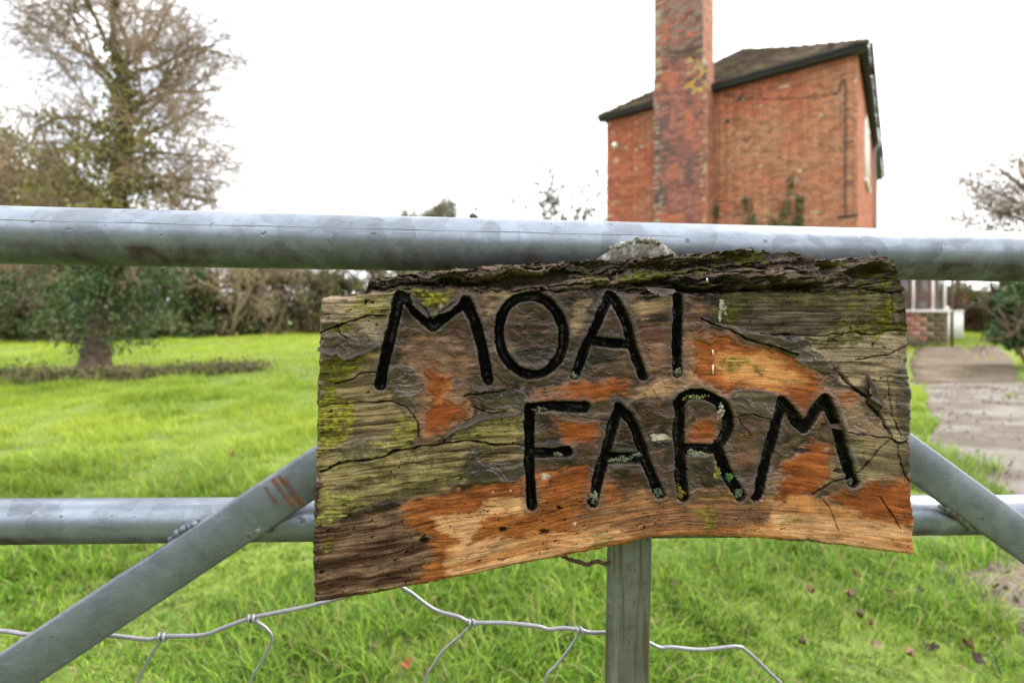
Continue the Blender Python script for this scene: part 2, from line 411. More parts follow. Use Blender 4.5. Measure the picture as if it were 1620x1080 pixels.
# bare earth at the right, near the gate
g = Geo(); nx = ny = 46
X, Y = np.meshgrid(np.linspace(0.9, 2.7, nx), np.linspace(0.7, 3.4, ny))
Z = 0.003 + mudness(X, Y) * 0.02 - (1 - mudness(X, Y)) * 0.02 + (fbm(X * 9, Y * 9, 6, 3) - 0.5) * 0.02
a = (np.arange(ny - 1)[:, None] * nx + np.arange(nx - 1)[None, :]).ravel()
g.add(np.stack([X, Y, Z], -1).reshape(-1, 3), np.stack([a, a + 1, a + nx + 1, a + nx], -1))
m = M('wet_earth'); p = m.pos(); n2 = m.noise(p, 38, 6, 0.75)
m.set('Base Color', m.ramp(n2, [(0.3, (0.05, 0.035, 0.022)), (0.55, (0.13, 0.09, 0.06)), (0.75, (0.27, 0.21, 0.15))])); m.set('Roughness', 0.7)
m.set('Normal', m.bump(n2, 0.9, 0.015)); MAT['earth'] = m.m
g.build('mud_patch', MAT['earth'], smooth=True, kind='structure')

# ------------------------------------------------------------------ grass
MAT['deadleaf_'] = vcol_mat('leaf_litter', 0.7, 60, 0.35, 0.3, 0.001)
HOUSE_A = np.array([8.565, 12.0]); HOUSE_RZ = math.atan2(-0.624, 0.781)
def in_house(x, y, pad=0.05):
    l = w2l(np.stack([x, y, x * 0], -1), (HOUSE_A[0], HOUSE_A[1], 0), HOUSE_RZ)
    a = (l[..., 0] > -6.88 - pad) & (l[..., 0] < pad) & (l[..., 1] > -pad) & (l[..., 1] < 15)
    b = (l[..., 0] > -pad) & (l[..., 0] < 1.97 + pad) & (l[..., 1] > 4.77 - pad) & (l[..., 1] < 7.6)
    return a | b
def grass_zone(g, r, ylo, yhi, dens, hl, w, segs, clump):
    area = 1.3 * (yhi**2 - ylo**2) + 1.6 * (yhi - ylo)
    n = int(area * dens)
    y = np.sqrt(r.uniform(ylo**2, yhi**2, n)); x = r.uniform(-1, 1, n) * (1.3 * y + 0.6)
    if clump:
        nc = n // 16; ci = r.integers(0, nc, n); sel = r.random(n) < 0.75
        x = np.where(sel, x[ci] + r.normal(0, clump, n), x); y = np.where(sel, y[ci] + r.normal(0, clump, n), y)
    keep = (y > ylo * 0.95) & ~(on_path(x, y, -0.02) & (vnoise(x * 2.6, y * 2.6, 6) < 0.86)) & ~in_house(x, y)
    patch = fbm(x * 1.1, y * 1.1, 4, 3)
    keep &= r.random(n) < np.clip(0.35 + 1.4 * patch, 0, 1) * (1 - 0.93 * mudness(x, y))
    x, y, patch = x[keep], y[keep], patch[keep]; n = len(x)
    tall = fbm(x * 2.3, y * 2.3, 12, 3)
    L = r.uniform(*hl, n) * (0.35 + 1.3 * sstep(0.3, 0.75, tall)) * np.where(r.random(n) < 0.06, 1.35, 1.0)
    comb = fbm(x * 0.9, y * 0.9, 14, 2) * 12
    ang = np.where(r.random(n) < 0.35, comb + r.normal(0, 0.9, n), r.uniform(0, 6.283, n))
    lean = r.uniform(0.4, 1.45, n)
    dx, dy = np.cos(ang), np.sin(ang)
    z0 = gz(x, y) - 0.004
    ww = w * r.uniform(0.6, 1.3, n)
    pxd, pyd = -dy, dx
    # facing: mix blade width direction between its lean-perpendicular and random
    cols = np.array([[0.18, 0.315, 0.026], [0.105, 0.225, 0.02], [0.29, 0.41, 0.055], [0.38, 0.33, 0.14], [0.045, 0.115, 0.012]])
    pr = np.array([0.34, 0.22, 0.25, 0.09, 0.10]); idx = r.choice(5, n, p=pr)
    c = cols[idx] * (0.75 + 0.5 * patch[:, None]) * r.uniform(0.6, 1.35, (n, 1))
    yel = sstep(0.42, 0.68, fbm(x * 0.28 + 9, y * 0.28, 7, 3))[:, None] * sstep(2.0, 5.0, y)[:, None]
    yel = np.clip(yel + 0.55 * sstep(2.5, 7.0, y)[:, None], 0, 1)
    c = c * (1 - 0.75 * yel) + 0.75 * yel * np.array([0.385, 0.465, 0.048]) * r.uniform(0.8, 1.2, (n, 1))
    rows = []
    for k in range(segs + 1):
        t = k / segs
        bend = lean * t
        hx = L * (np.sin(bend) * t); hz = L * np.cos(bend * 0.8) * t
        cx, cy, cz = x + dx * hx, y + dy * hx, z0 + hz
        if k < segs:
            wk = ww * (1 - 0.55 * t)
            rows.append(np.stack([cx - pxd * wk / 2, cy - pyd * wk / 2, cz], -1)); rows.append(np.stack([cx + pxd * wk / 2, cy + pyd * wk / 2, cz], -1))
        else: rows.append(np.stack([cx, cy, cz], -1))
    nv = len(rows); v = np.stack(rows, 1).reshape(-1, 3); b = np.arange(n)[:, None] * nv
    q = np.concatenate([b + [2 * k, 2 * k + 1, 2 * k + 3, 2 * k + 2] for k in range(segs - 1)]) if segs > 1 else None
    t = b + [nv - 3, nv - 2, nv - 1]
    g.add(v, q, t, np.repeat(c, nv, axis=0))
g = Geo(); r = np.random.default_rng(21)
grass_zone(g, r, 0.55, 3.2, 11000, (0.03, 0.088), 0.0046, 3, 0.02)
grass_zone(g, r, 3.1, 7.5, 2600, (0.05, 0.115), 0.0075, 2, 0.04)
grass_zone(g, r, 7.3, 27, 330, (0.06, 0.13), 0.022, 1, 0.0)
grass = g.build('grass', MAT['grass'], kind='stuff'); tag(grass, 'bright green lawn grass growing beyond the gate', 'grass')

# clover and daisy-leaf rosettes low in the near turf
g = Geo(); r = np.random.default_rng(29); n = 5200
y = np.sqrt(r.uniform(0.7**2, 3.6**2, n)); x = r.uniform(-1, 1, n) * (1.2 * y + 0.3); k_ = (vnoise(x * 3.1, y * 3.1, 10) > 0.52) & ~on_path(x, y) & (mudness(x, y) < 0.7); x, y = x[k_], y[k_]
leaves(g, np.stack([x, y, gz(x, y) + r.uniform(0.012, 0.05, len(x))], -1), r.uniform(0.010, 0.020, len(x)), leafcols(r, len(x), [(0.10, 0.22, 0.04), (0.16, 0.28, 0.06), (0.20, 0.25, 0.07)], [2, 2, 1]), r, 0, 1.1)
o = g.build('clover', MAT['grass'], kind='stuff'); tag(o, 'small clover leaves mixed in the near turf', 'clover')
# grit, twigs and rotting leaf litter on the muddy path and bare earth
g = Geo(); n = 9000; y = r.uniform(0.9, 9.5, n); l_, r__ = path_bounds(y); x = l_ + (r__ - l_) * r.uniform(-0.12, 1.0, n); k_ = r.random(n) < sstep(0.42, 0.68, fbm(x * 1.6, y * 1.6, 13, 3)) * 0.6 + 0.05; x, y = x[k_], y[k_]
x2 = r.uniform(1.0, 2.6, 1500); y2 = r.uniform(0.9, 3.2, 1500); k_ = mudness(x2, y2) > 0.45; x = np.concatenate([x, x2[k_]]); y = np.concatenate([y, y2[k_]])
leaves(g, np.stack([x, y, 0.022 + r.uniform(0, 0.012, len(x))], -1), r.uniform(0.006, 0.024, len(x)), leafcols(r, len(x), [(0.12, 0.085, 0.062), (0.18, 0.14, 0.11), (0.07, 0.05, 0.04), (0.26, 0.21, 0.18)], [3, 2, 2, 1]), r, 0, 1.5)
o = g.build('path_litter', MAT['deadleaf_'], kind='stuff'); tag(o, 'grit and rotting leaf litter on the muddy path', 'litter')

# fallen leaves lying in the grass
def fallen_leaf(px, py, size, col, label, group=None):
    p = ground_pt(px, py); p[2] = float(gz(p[0], p[1])) + 0.026; size *= 0.58
    r = np.random.default_rng(int(px * 7 + py))
    n = 9; s = np.linspace(-1, 1, n)
    wv = size * 0.30 * (1 - np.abs(s)**1.7) * (1 + 0.28 * r.normal(size=n)).clip(0.4, 1.6)
    curl = size * 0.45 * s**2 + size * 0.1 * r.normal(size=n)
    mid = np.stack([s * size * 0.5, 0 * s, curl], -1); lift = wv * r.uniform(0.4, 1.1, n)
    L_ = mid + np.stack([0 * s, wv, lift], -1); R_ = mid + np.stack([0 * s, -wv, lift * 0.6], -1)
    v = np.concatenate([L_, mid, R_]); k = np.arange(n - 1)
    q = np.concatenate([np.stack([k, k + 1, n + k + 1, n + k], -1), np.stack([n + k, n + k + 1, 2 * n + k + 1, 2 * n + k], -1)])
    vv = np.concatenate([v, v - [0, 0, 0.0012]]); qq = np.concatenate([q, q[:, ::-1] + 3 * n])
    g = Geo(); g.add(vv, qq, None, np.array(col)); o = g.build('fallen_leaf', MAT['deadleaf'], smooth=True)
    o.location = p; o.rotation_euler = (r.uniform(-0.5, 0.5), r.uniform(-0.4, 0.4), r.uniform(0, 6.28))
    return tag(o, label, 'leaf', group)
MAT['deadleaf'] = vcol_mat('dead_leaf', 0.6, 60, 0.35, 0.3, 0.001)
PK, BR, DK = (0.20, 0.095, 0.065), (0.13, 0.058, 0.033), (0.055, 0.033, 0.024)
fallen_leaf(1064, 944, 0.075, (0.23, 0.135, 0.095), 'pale pink fallen leaf just right of the gate upright')
fallen_leaf(1281, 948, 0.08, BR, 'reddish brown fallen leaf standing on edge below the sign')
fallen_leaf(1347, 954, 0.085, PK, 'pink brown fallen leaf, larger of the two below the sign')
fallen_leaf(1370, 945, 0.05, BR, 'small brown fallen leaf touching the larger pink one')
fallen_leaf(1438, 1048, 0.07, PK, 'pinkish fallen leaf near the lower right mud')
fallen_leaf(1478, 1040, 0.08, DK, 'dark curled fallen leaf at the edge of the mud')
fallen_leaf(1545, 1058, 0.07, DK, 'blackish fallen leaf on the mud at lower right')
fallen_leaf(870, 980, 0.07, DK, 'dark fallen leaf above the wire, left of the upright')
fallen_leaf(917, 973, 0.06, BR, 'russet fallen leaf close to the left side of the gate upright')
fallen_leaf(720, 990, 0.06, BR, 'brown fallen leaf beside the second wire knot')
fallen_leaf(535, 1034, 0.08, (0.22, 0.16, 0.09), 'straw coloured fallen leaf below the sign at lower left')
fallen_leaf(643, 1072, 0.07, (0.25, 0.08, 0.03), 'orange fallen leaf at the bottom edge of the picture')
fallen_leaf(540, 1076, 0.06, PK, 'pink fallen leaf at the bottom edge, left of the orange one')
fallen_leaf(366, 736, 0.11, (0.28, 0.14, 0.09), 'pink fallen leaf alone on the lawn above the left brace')
fallen_leaf(385, 739, 0.07, BR, 'small brown fallen leaf right of the lone pink leaf on the lawn')
fallen_leaf(710, 948, 0.06, DK, 'dark fallen leaf under the bottom edge of the sign')
fallen_leaf(1036, 1002, 0.06, (0.40, 0.28, 0.16), 'tan fallen leaf between the upright and the right-hand wire')
fallen_leaf(1500, 925, 0.06, DK, 'dark leaf on the trodden earth right of the sign')

rl = np.random.default_rng(77)
for k in range(26):
    x_, y_ = rl.uniform(560, 1600), rl.uniform(905, 1075)
    if 940 < x_ < 1045: continue
    where_ = 'left of the gate upright' if x_ < 990 else ('under the right half of the sign' if x_ < 1330 else 'near the lower right corner')
    fallen_leaf(x_, y_, rl.uniform(0.05, 0.075), (BR, DK, (0.12, 0.07, 0.045), (0.20, 0.15, 0.085))[k % 4], 'small ' + ('russet', 'blackish', 'dull brown', 'straw coloured')[k % 4] + ' withered leaf in the grass ' + where_, 'small withered leaves in the near grass')
# ------------------------------------------------------------------ farmhouse
WALL_H, FW, SL = 7.45, 6.88, 15.0
house = thing('farmhouse', 'tall red brick farmhouse with hipped tile roof behind the gate', 'house', (HOUSE_A[0], HOUSE_A[1], 0), HOUSE_RZ)
COURSE, BL = 0.075, 0.235
g = Geo(); box(g, -FW, 0, 0, SL, 0, WALL_H); wall = g.build('wall', MAT['mortar'], house)
RED, BUFF, DARK, ORG = np.array([0.36, 0.105, 0.058]), np.array([0.36, 0.175, 0.10]), np.array([0.16, 0.07, 0.052]), np.array([0.40, 0.15, 0.08])
def front_col(x, z, r):
    big = fbm(x * 0.5 + 3, z * 0.8, 2, 4); sm = fbm(x * 2.0, z * 3.2, 6, 3)
    wt = np.clip(0.12 + (big - 0.38) * 3.4 + (sm - 0.5) * 1.6 - 0.10 * (z - 5.2) + 0.14 * (x + 3), 0, 1)
    c = RED * (1 - wt) + BUFF * wt
    if r.random() < 0.35: c = c * 0.5 + ORG * 0.5
    if r.random() < 0.07: c = c * 0.45 + DARK * 0.55
    if r.random() < 0.012: c = np.array([0.42, 0.31, 0.22])
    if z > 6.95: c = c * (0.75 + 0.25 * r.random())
    return c * r.uniform(0.70, 1.25)
def sunlit_side_col(x, z, r):  # long side wall: sunlight put into the bricks as brighter orange
    c = ORG if r.random() < 0.6 else RED
    return c * r.uniform(0.8, 1.3)
def chim_col(x, z, r):
    n = fbm(x * 2.6, z * 1.5, 9, 4)
    c = np.array([0.245, 0.095, 0.075]) * (1.15 if r.random() < 0.5 else 0.85)
    if n > 0.60: c = np.array([0.125, 0.07, 0.062])
    if n < 0.37: c = np.array([0.36, 0.12, 0.07])
    if z > 8.6 and r.random() < 0.5: c = np.array([0.22, 0.15, 0.12])
    e = x + 0.25 * (r.random() - 0.5)
    if e < -4.76 and r.random() < 0.4: c = np.array([0.30, 0.25, 0.175])          # lichen-grey left edge
    if x > -3.95 and 7.3 < z < 8.5 and r.random() < 0.4: c = np.array([0.36, 0.28, 0.13]) if r.random() < 0.6 else np.array([0.42, 0.26, 0.05])
    if x > -3.68 and z < 7.3 and r.random() < 0.35: c = np.array([0.34, 0.22, 0.12])
    return c * r.uniform(0.72, 1.25)
def bricks_in(x0, x1, z0, z1, r):
    """stretcher and header courses, clipped at the ends"""
    out = []; k = 0; z = z0
    while z < z1 - 0.02:
        step = BL if k % 2 == 0 else BL / 2
        x = x0 - (0 if k % 2 == 0 else BL / 4)
        kind = 's' if k % 2 == 0 else 'h'
        while x < x1 - 0.02:
            a, b_ = max(x, x0), min(x + step, x1)
            if b_ - a > 0.03: out.append((a + 0.005, b_ - 0.005, z + 0.005, min(z + COURSE, z1) - 0.005, kind))
            x += step
        z += COURSE; k += 1
    return out
r = np.random.default_rng(5)
def brick_mesh(g, spec, plane, colf, depth=0.012):
    axis, off, sgn = plane
    a0, a1, z0, z1, _ = spec
    d = depth + r.normal(0, 0.0025)
    c = colf((a0 + a1) / 2, (z0 + z1) / 2, r)
    if axis == 'y': ya, yb = (off - d, off + 0.03) if sgn < 0 else (off - 0.03, off + d); box(g, a0, a1, ya, yb, z0, z1, c)
    else: xa, xb = (off - 0.03, off + d) if sgn > 0 else (off - d, off + 0.03); box(g, xa, xb, a0, a1, z0, z1, c)
g = Geo()
for s in bricks_in(-FW, 0.0, 0.0, WALL_H, r): brick_mesh(g, s, ('y', 0.0, -1), front_col)
for s in bricks_in(0.0, SL, 0.0, WALL_H, r):
    if 3.1 < s[0] < 5.1 and 4.9 < s[2] < 6.95: continue
    brick_mesh(g, s, ('x', 0.0, 1), sunlit_side_col)
g.build('brickwork', MAT['brick'], wall, kind='stuff')

# chimney: breast on the gable end, stack above the eaves
CP = 0.65
def x_at(px, p):
    q = (px - CX) / F
    return (q * (HOUSE_A[1] - 0.781 * p) - HOUSE_A[0] + 0.624 * p) / (0.781 + 0.624 * q)
CL, CR, CRL = x_at(1035, CP), x_at(1112, CP), x_at(1118, CP)
CTOP = 11.4
g = Geo()
box(g, CL - 0.02, CRL, -CP, 0.02, 0, 8.05)
box(g, CL, CR, -CP + 0.003, 0.35, 8.05, CTOP)
chim = g.build('chimney', MAT['mortar'], house)
lower = bricks_in(CL - 0.02, CRL, 0.0, 8.05, r); upper = bricks_in(CL, CR, 8.05, CTOP, r)
# the 300 bricks of the face that show largest are objects of their own
vis = [s for s in lower + upper if s[4] == 's' and 5.05 < s[2] < 10.2][:300]
visset = set(id(s) for s in vis)
PAL = [np.array(c) for c in ((0.27, 0.11, 0.085), (0.215, 0.085, 0.068), (0.125, 0.07, 0.062), (0.36, 0.12, 0.07), (0.30, 0.25, 0.175), (0.36, 0.28, 0.13), (0.42, 0.26, 0.05), (0.31, 0.13, 0.10), (0.22, 0.15, 0.12), (0.34, 0.22, 0.12))]
cache = {}
def brick_obj(s):
    a0, a1, z0, z1, _ = s
    c = chim_col((a0 + a1) / 2, (z0 + z1) / 2, r); ci = int(np.argmin([np.abs(p - c).sum() for p in PAL]))
    key = (ci, round(a1 - a0, 3), round(z1 - z0, 3))
    if key not in cache:
        gg = Geo(); w_, h_ = (a1 - a0) / 2, (z1 - z0) / 2; bv = 0.004
        v = []; 
        v += [[-w_, 0.03, -h_], [w_, 0.03, -h_], [w_, 0.03, h_], [-w_, 0.03, h_]]
        v += [[-w_, -0.008, -h_], [w_, -0.008, -h_], [w_, -0.008, h_], [-w_, -0.008, h_]]
        v += [[-w_ + bv, -0.013, -h_ + bv], [w_ - bv, -0.013, -h_ + bv], [w_ - bv, -0.013, h_ - bv], [-w_ + bv, -0.013, h_ - bv]]
        q = [[8, 9, 10, 11]]
        for lo in (0, 4):
            for k in range(4): q.append([lo + k, lo + (k + 1) % 4, lo + 4 + (k + 1) % 4, lo + 4 + k])
        gg.add(v, q, None, PAL[ci]); o = gg.build('brick', MAT['brick'], chim); cache[key] = o.data
    else: o = link('brick', cache[key], chim)
    o.location = ((a0 + a1) / 2, -CP + (0.003 if z0 > 8.04 else 0) + r.normal(0, 0.002), (z0 + z1) / 2)
for s in vis: brick_obj(s)
g = Geo()
for s in lower + upper:
    if id(s) in visset: continue
    brick_mesh(g, s, ('y', -CP + (0.003 if s[2] > 8.04 else 0), -1), chim_col)
def chim_lit_side(x, z, r): return np.array([0.36, 0.155, 0.10]) * r.uniform(0.7, 1.25)  # right face of the chimney painted brighter, as lit
for s in bricks_in(-CP, 0.0, 0.0, 8.05, r): brick_mesh(g, s, ('x', CRL, 1), chim_lit_side)
for s in bricks_in(-CP, 0.35, 8.05, CTOP, r): brick_mesh(g, s, ('x', CR, 1), chim_lit_side)
# corbelled head and weathered shoulder
for k in range(3): box(g, CL - 0.04 * (k + 1), CR + 0.04 * (k + 1), -CP - 0.04 * (k + 1), 0.35 + 0.04 * (k + 1), CTOP + k * 0.075, CTOP + k * 0.075 + 0.07, (0.25, 0.11, 0.085))
g.build('brickwork', MAT['brick'], chim, kind='stuff')
g = Geo(); v = np.array([[CR - 0.01, -CP - 0.01, 8.02], [CRL + 0.02, -CP - 0.01, 8.02], [CRL + 0.02, 0, 8.02], [CR - 0.01, 0, 8.02], [CR - 0.01, -CP - 0.01, 8.22], [CR + 0.01, -CP - 0.01, 8.22], [CR + 0.01, 0, 8.22], [CR - 0.01, 0, 8.22]])
g.add(v, BOXQ); g.build('shoulder', MAT['cement'], chim)
for dx in (0.35, 1.05):
    g = Geo(); tube(g, [(CL + dx, -0.15, CTOP + 0.22), (CL + dx, -0.15, CTOP + 0.3), (CL + dx, -0.15, CTOP + 0.62), (CL + dx, -0.15, CTOP + 0.68)], [0.16, 0.14, 0.11, 0.13], 16)
    g.build('chimney_pot', MAT['terracotta'], chim)

# hipped roof: courses of plain tiles on each slope
OV, EZ, APZ = 0.20, 7.58, 10.10
half = FW / 2
E = {'A': np.array([OV, -OV, EZ]), 'B': np.array([-FW - OV, -OV, EZ]), 'C': np.array([-FW - OV, SL + OV, EZ]), 'D': np.array([OV, SL + OV, EZ]),
     'P': np.array([-half, half, APZ]), 'Q': np.array([-half, SL - half, APZ])}
g = Geo()
def slab(g, pts, th):
    pts = np.array(pts); n = len(pts); low = pts - [0, 0, th]
    k = np.arange(n); k2 = (k + 1) % n
    q = np.stack([k, n + k, n + k2, k2], -1)
    if n == 3: g.add(np.concatenate([pts, low]), q, [[0, 1, 2], [5, 4, 3]])
    else: g.add(np.concatenate([pts, low]), np.concatenate([q, [[0, 1, 2, 3]], [[7, 6, 5, 4]]]))
slab(g, [E['B'], E['A'], E['P']], 0.06); slab(g, [E['A'], E['D'], E['Q'], E['P']], 0.06); slab(g, [E['D'], E['C'], E['Q']], 0.06); slab(g, [E['C'], E['B'], E['P'], E['Q']], 0.06)
MAT['rooffelt'] = simple('roof_boards', (0.06, 0.045, 0.035), 0.9)
roof = g.build('roof', MAT['rooffelt'], house)
def tile_slope(g, e0, e1, t0, t1, rr, gauge=0.10, wt=0.165):
    """tiles from eaves line e0-e1 up to ridge line t0-t1"""
    up = (t0 + t1) / 2 - (e0 + e1) / 2; along = (e1 - e0) / np.linalg.norm(e1 - e0)
    up = up - along * np.dot(up, along); Ls = np.linalg.norm(up); up /= Ls; nrm = np.cross(along, up)
    if nrm[2] < 0: nrm = -nrm
    rows = int(Ls / gauge)
    for k in range(rows):
        f = k * gauge / Ls; a = e0 + (t0 - e0) * f; b_ = e1 + (t1 - e1) * f
        W = np.linalg.norm(b_ - a); n = int(W / wt)
        if n < 1: continue
        off = 0.5 * wt * (k % 2)
        for i_ in range(n):
            x0 = i_ * wt + off + (W - n * wt) / 2
            if x0 + wt > W: continue
            p = a + along * x0; lift = 0.024 + rr.normal(0, 0.009); sag = 0.06 * vnoise(p[0] * 1.1, p[1] * 1.1 + k * 0.1, 3)
            w_ = along * (wt - 0.006); u_ = up * (gauge * 1.5)
            p = p + nrm * sag
            v = np.array([p + nrm * lift, p + w_ + nrm * (lift + rr.normal(0, 0.002)), p + w_ + u_ + nrm * 0.006, p + u_ + nrm * 0.006, p + nrm * (lift - 0.014), p + w_ + nrm * (lift - 0.014)])
            ms = vnoise(p[0] * 1.7, p[2] * 3, 8)
            c = np.array([0.085, 0.062, 0.05]) if rr.random() < 0.6 else np.array([0.14, 0.09, 0.065])
            if ms > 0.6: c = c * 0.5 + np.array([0.15, 0.14, 0.055]) * 0.5
            g.add(v, [[0, 1, 2, 3], [4, 5, 1, 0]], None, c * rr.uniform(0.7, 1.3))
g = Geo(); rr = np.random.default_rng(9)
tile_slope(g, E['B'], E['A'], E['P'], E['P'], rr); tile_slope(g, E['A'], E['D'], E['P'], E['Q'], rr, 0.2, 0.33); tile_slope(g, E['C'], E['B'], E['Q'], E['P'], rr, 0.2, 0.33)
g.build('tile_courses', MAT['tile'], roof, kind='stuff')
def ridge(p0, p1):
    n = int(np.linalg.norm(p1 - p0) / 0.3); d = (p1 - p0) / n
    for k in range(n):
        a = p0 + d * k; b_ = a + d * 1.06
        jit = np.array([0, 0, rr.normal(0, 0.008) - 0.05 * math.sin(math.pi * k / n)])
        gg = Geo(); tube(gg, [a + jit, a + d * 0.5 + jit, b_ + jit + [0, 0, 0.012]], [0.085, 0.08, 0.085], 8, np.array([0.13, 0.105, 0.06]) * rr.uniform(0.6, 1.3)); gg.build('ridge_tile', MAT['tile'], roof)
ridge(E['A'], E['P']); ridge(E['B'], E['P']); ridge(E['P'], E['Q'])
# eaves: dark fascia and soffit, gutters
g = Geo(); box(g, -FW - OV, OV, -OV - 0.02, -OV + 0.01, EZ - 0.15, EZ - 0.06); box(g, -FW - OV, OV, -OV + 0.012, -0.02, EZ - 0.148, EZ - 0.11)
g.build('fascia', MAT['black_trim'], house)
g = Geo(); box(g, OV - 0.01, OV + 0.018, -OV + 0.012, SL + OV, EZ - 0.15, EZ - 0.06); box(g, 0.02, OV - 0.012, -0.015, SL, EZ - 0.148, EZ - 0.11)
g.build('fascia', MAT['black_trim'], house)
def gutter(p0, p1):
    g = Geo(); th = np.linspace(math.pi, 2 * math.pi, 9); p0 = np.array(p0); p1 = np.array(p1)
    d = (p1 - p0) / np.linalg.norm(p1 - p0); s = np.cross(d, [0, 0, 1])
    prof = np.concatenate([0.04 * np.stack([np.cos(th), np.sin(th)], -1), 0.034 * np.stack([np.cos(th[::-1]), np.sin(th[::-1])], -1)])
    v = np.concatenate([p + prof[:, :1] * s + prof[:, 1:] * np.array([0, 0, 1.0]) for p in (p0, p1)]); n = len(prof); k = np.arange(n); k2 = (k + 1) % n
    g.add(v, np.stack([k, k2, n + k2, n + k], -1)); return g.build('gutter', MAT['black_trim'], house)
gutter((-FW - OV - 0.16, -OV - 0.085, EZ - 0.06), (OV + 0.05, -OV - 0.085, EZ - 0.02))
gutter((OV + 0.085, -OV - 0.05, EZ - 0.03), (OV + 0.085, SL + OV, EZ - 0.03))
g = Geo(); tube(g, [(-FW - OV - 0.12, -OV - 0.085, EZ - 0.1), (-FW - OV - 0.12, -OV - 0.085, EZ - 0.2), (-FW - 0.14, 0.05, EZ - 0.34), (-FW - 0.14, 0.05, 0.2)], 0.035, 10); g.build('downpipe', MAT['white_paint'], house)
g = Geo(); tube(g, [(OV + 0.085, 8.0, EZ - 0.08), (OV + 0.085, 8.0, EZ - 0.22), (0.1, 8.0, EZ - 0.45), (0.1, 8.0, 0.1)], 0.04, 10)
for z in (6.3, 4.4, 2.4): box(g, 0.03, 0.155, 7.94, 8.06, z, z + 0.05)
MAT['pipe_grey'] = simple('grey_painted_pipe', (0.30, 0.30, 0.32), 0.5)
g.build('downpipe', MAT['pipe_grey'], house)
# window on the long side
g = Geo()
for a in ((3.15, 3.27), (4.93, 5.05), (4.05, 4.15)): box(g, -0.02, 0.055, a[0], a[1], 5.0, 6.9)
box(g, -0.02, 0.06, 3.15, 5.05, 6.78, 6.9); box(g, -0.02, 0.09, 3.1, 5.1, 4.93, 5.02)
win = g.build('window', MAT['white_paint'], house)
for a, b_ in ((3.275, 4.045), (4.155, 4.925)):
    g = Geo(); box(g, 0.004, 0.012, a, b_, 5.03, 6.77); g.build('pane', MAT['glass'], win)
# cable looping up the corner of the gable, wall light, ties
MAT['cable'] = simple('black_cable', (0.03, 0.025, 0.025), 0.6)
xc = x_at(1337, 0.02)
g = Geo(); tube(g, smooth_line([(xc - 0.22, -0.03, 6.55), (xc - 0.14, -0.03, 6.62), (xc - 0.06, -0.03, 6.85), (xc, -0.03, 6.8), (xc + 0.01, -0.03, 6.3), (xc, -0.03, 4.0), (xc + 0.02, -0.03, 3.4)], 8), 0.016, 6); g.build('cable', MAT['cable'], house)
g = Geo(); tube(g, smooth_line([(CRL + 0.03, -0.04, 7.5), (-2.6, -0.035, 7.05), (-1.4, -0.03, 6.72), (xc - 0.2, -0.03, 6.58)], 8), 0.009, 5); g.build('cable', MAT['cable'], house)
g = Geo(); tube(g, smooth_line([(CL - 0.01, -CP - 0.02, 8.85), ((CL + CR) / 2, -CP - 0.02, 8.62), (CR + 0.01, -CP - 0.02, 8.5)], 6), 0.009, 5); g.build('cable', MAT['cable'], chim)
xl = x_at(975, 0.05); zl = CAMH + (HY - 233) / F * 16.1
g = Geo(); tube(g, [(xl, -0.01, zl), (xl, -0.08, zl), (xl, -0.1, zl + 0.02), (xl, -0.2, zl + 0.03)], [0.05, 0.05, 0.07, 0.075], 12); g.build('wall_lamp', MAT['white_paint'], house)
for px_, py_ in ((1151, 192), (1171, 157)):
    xx = x_at(px_, 0.02); dpt = HOUSE_A[1] - 0.624 * xx; zz = CAMH + (HY - py_) / F * dpt
    g = Geo(); th = np.arange(12) * math.pi / 6; tube(g, [(xx, -0.01, zz), (xx, -0.03, zz)], [0.075, 0.06], 12); g.build('tie_plate', MAT['cable'], house)
# ledge at the foot of the corner
g = Geo(); box(g, -0.42, 0.03, -0.05, -0.013, 3.42, 3.47); g.build('ledge', MAT['black_trim'], house)

# ------------------------------------------------------------------ glazed porch against the side of the house
PX, PY0, PY1 = 1.97, 4.77, 7.5
porch = thing('porch', 'low glazed porch with white window frames on a brick base', 'porch', (HOUSE_A[0], HOUSE_A[1], 0), HOUSE_RZ)
g = Geo(); box(g, 0.03, PX, PY0, PY0 + 0.12, 0, 1.03); box(g, PX - 0.12, PX, PY0 + 0.12, PY1, 0, 1.03); base = g.build('base_wall', MAT['cement'], porch)
bl = np.random.default_rng(3)
for k in range(7):
    for q_ in range(6):
        x0 = 0.05 + q_ * 0.32 + (0.16 if k % 2 else 0); x1 = min(x0 + 0.31, PX - 0.02)
        if x1 - x0 < 0.1: continue
        g = Geo(); z0 = 0.02 + k * 0.142
        c = np.array([0.36, 0.19, 0.14]) if x0 < 1.2 else np.array([0.30, 0.24, 0.18])
        if z0 > 0.8 and x0 > 1.3 or z0 < 0.25: c = np.array([0.13, 0.12, 0.06])
        if x1 > PX - 0.25: c = np.array([0.14, 0.115, 0.06])
        box(g, x0, x1, PY0 - 0.022, PY0 + 0.01, z0, z0 + 0.13, c * bl.uniform(0.75, 1.2)); g.build('block', MAT['brick'], base)
g = Geo(); box(g, 0.03, PX + 0.08, PY0 - 0.09, PY0 + 0.16, 1.035, 1.10); g.build('sill', MAT['white_paint'], porch)
for x in (0.08, 0.62, 1.16, 1.62, 1.89):
    g = Geo(); box(g, x - 0.035, x + 0.035, PY0 + 0.01, PY0 + 0.08, 1.105, 2.3); g.build('mullion', MAT['white_paint'], porch)
xs = (0.08, 0.62, 1.16, 1.62, 1.89)
for k in range(4):
    g = Geo(); box(g, xs[k] + 0.037, xs[k + 1] - 0.037, PY0 + 0.04, PY0 + 0.046, 1.108, 2.29); g.build('pane', MAT['glass'], porch)
g = Geo(); box(g, 0.03, PX, PY0, PY0 + 0.1, 2.303, 2.42); g.build('head_beam', MAT['white_paint'], porch)
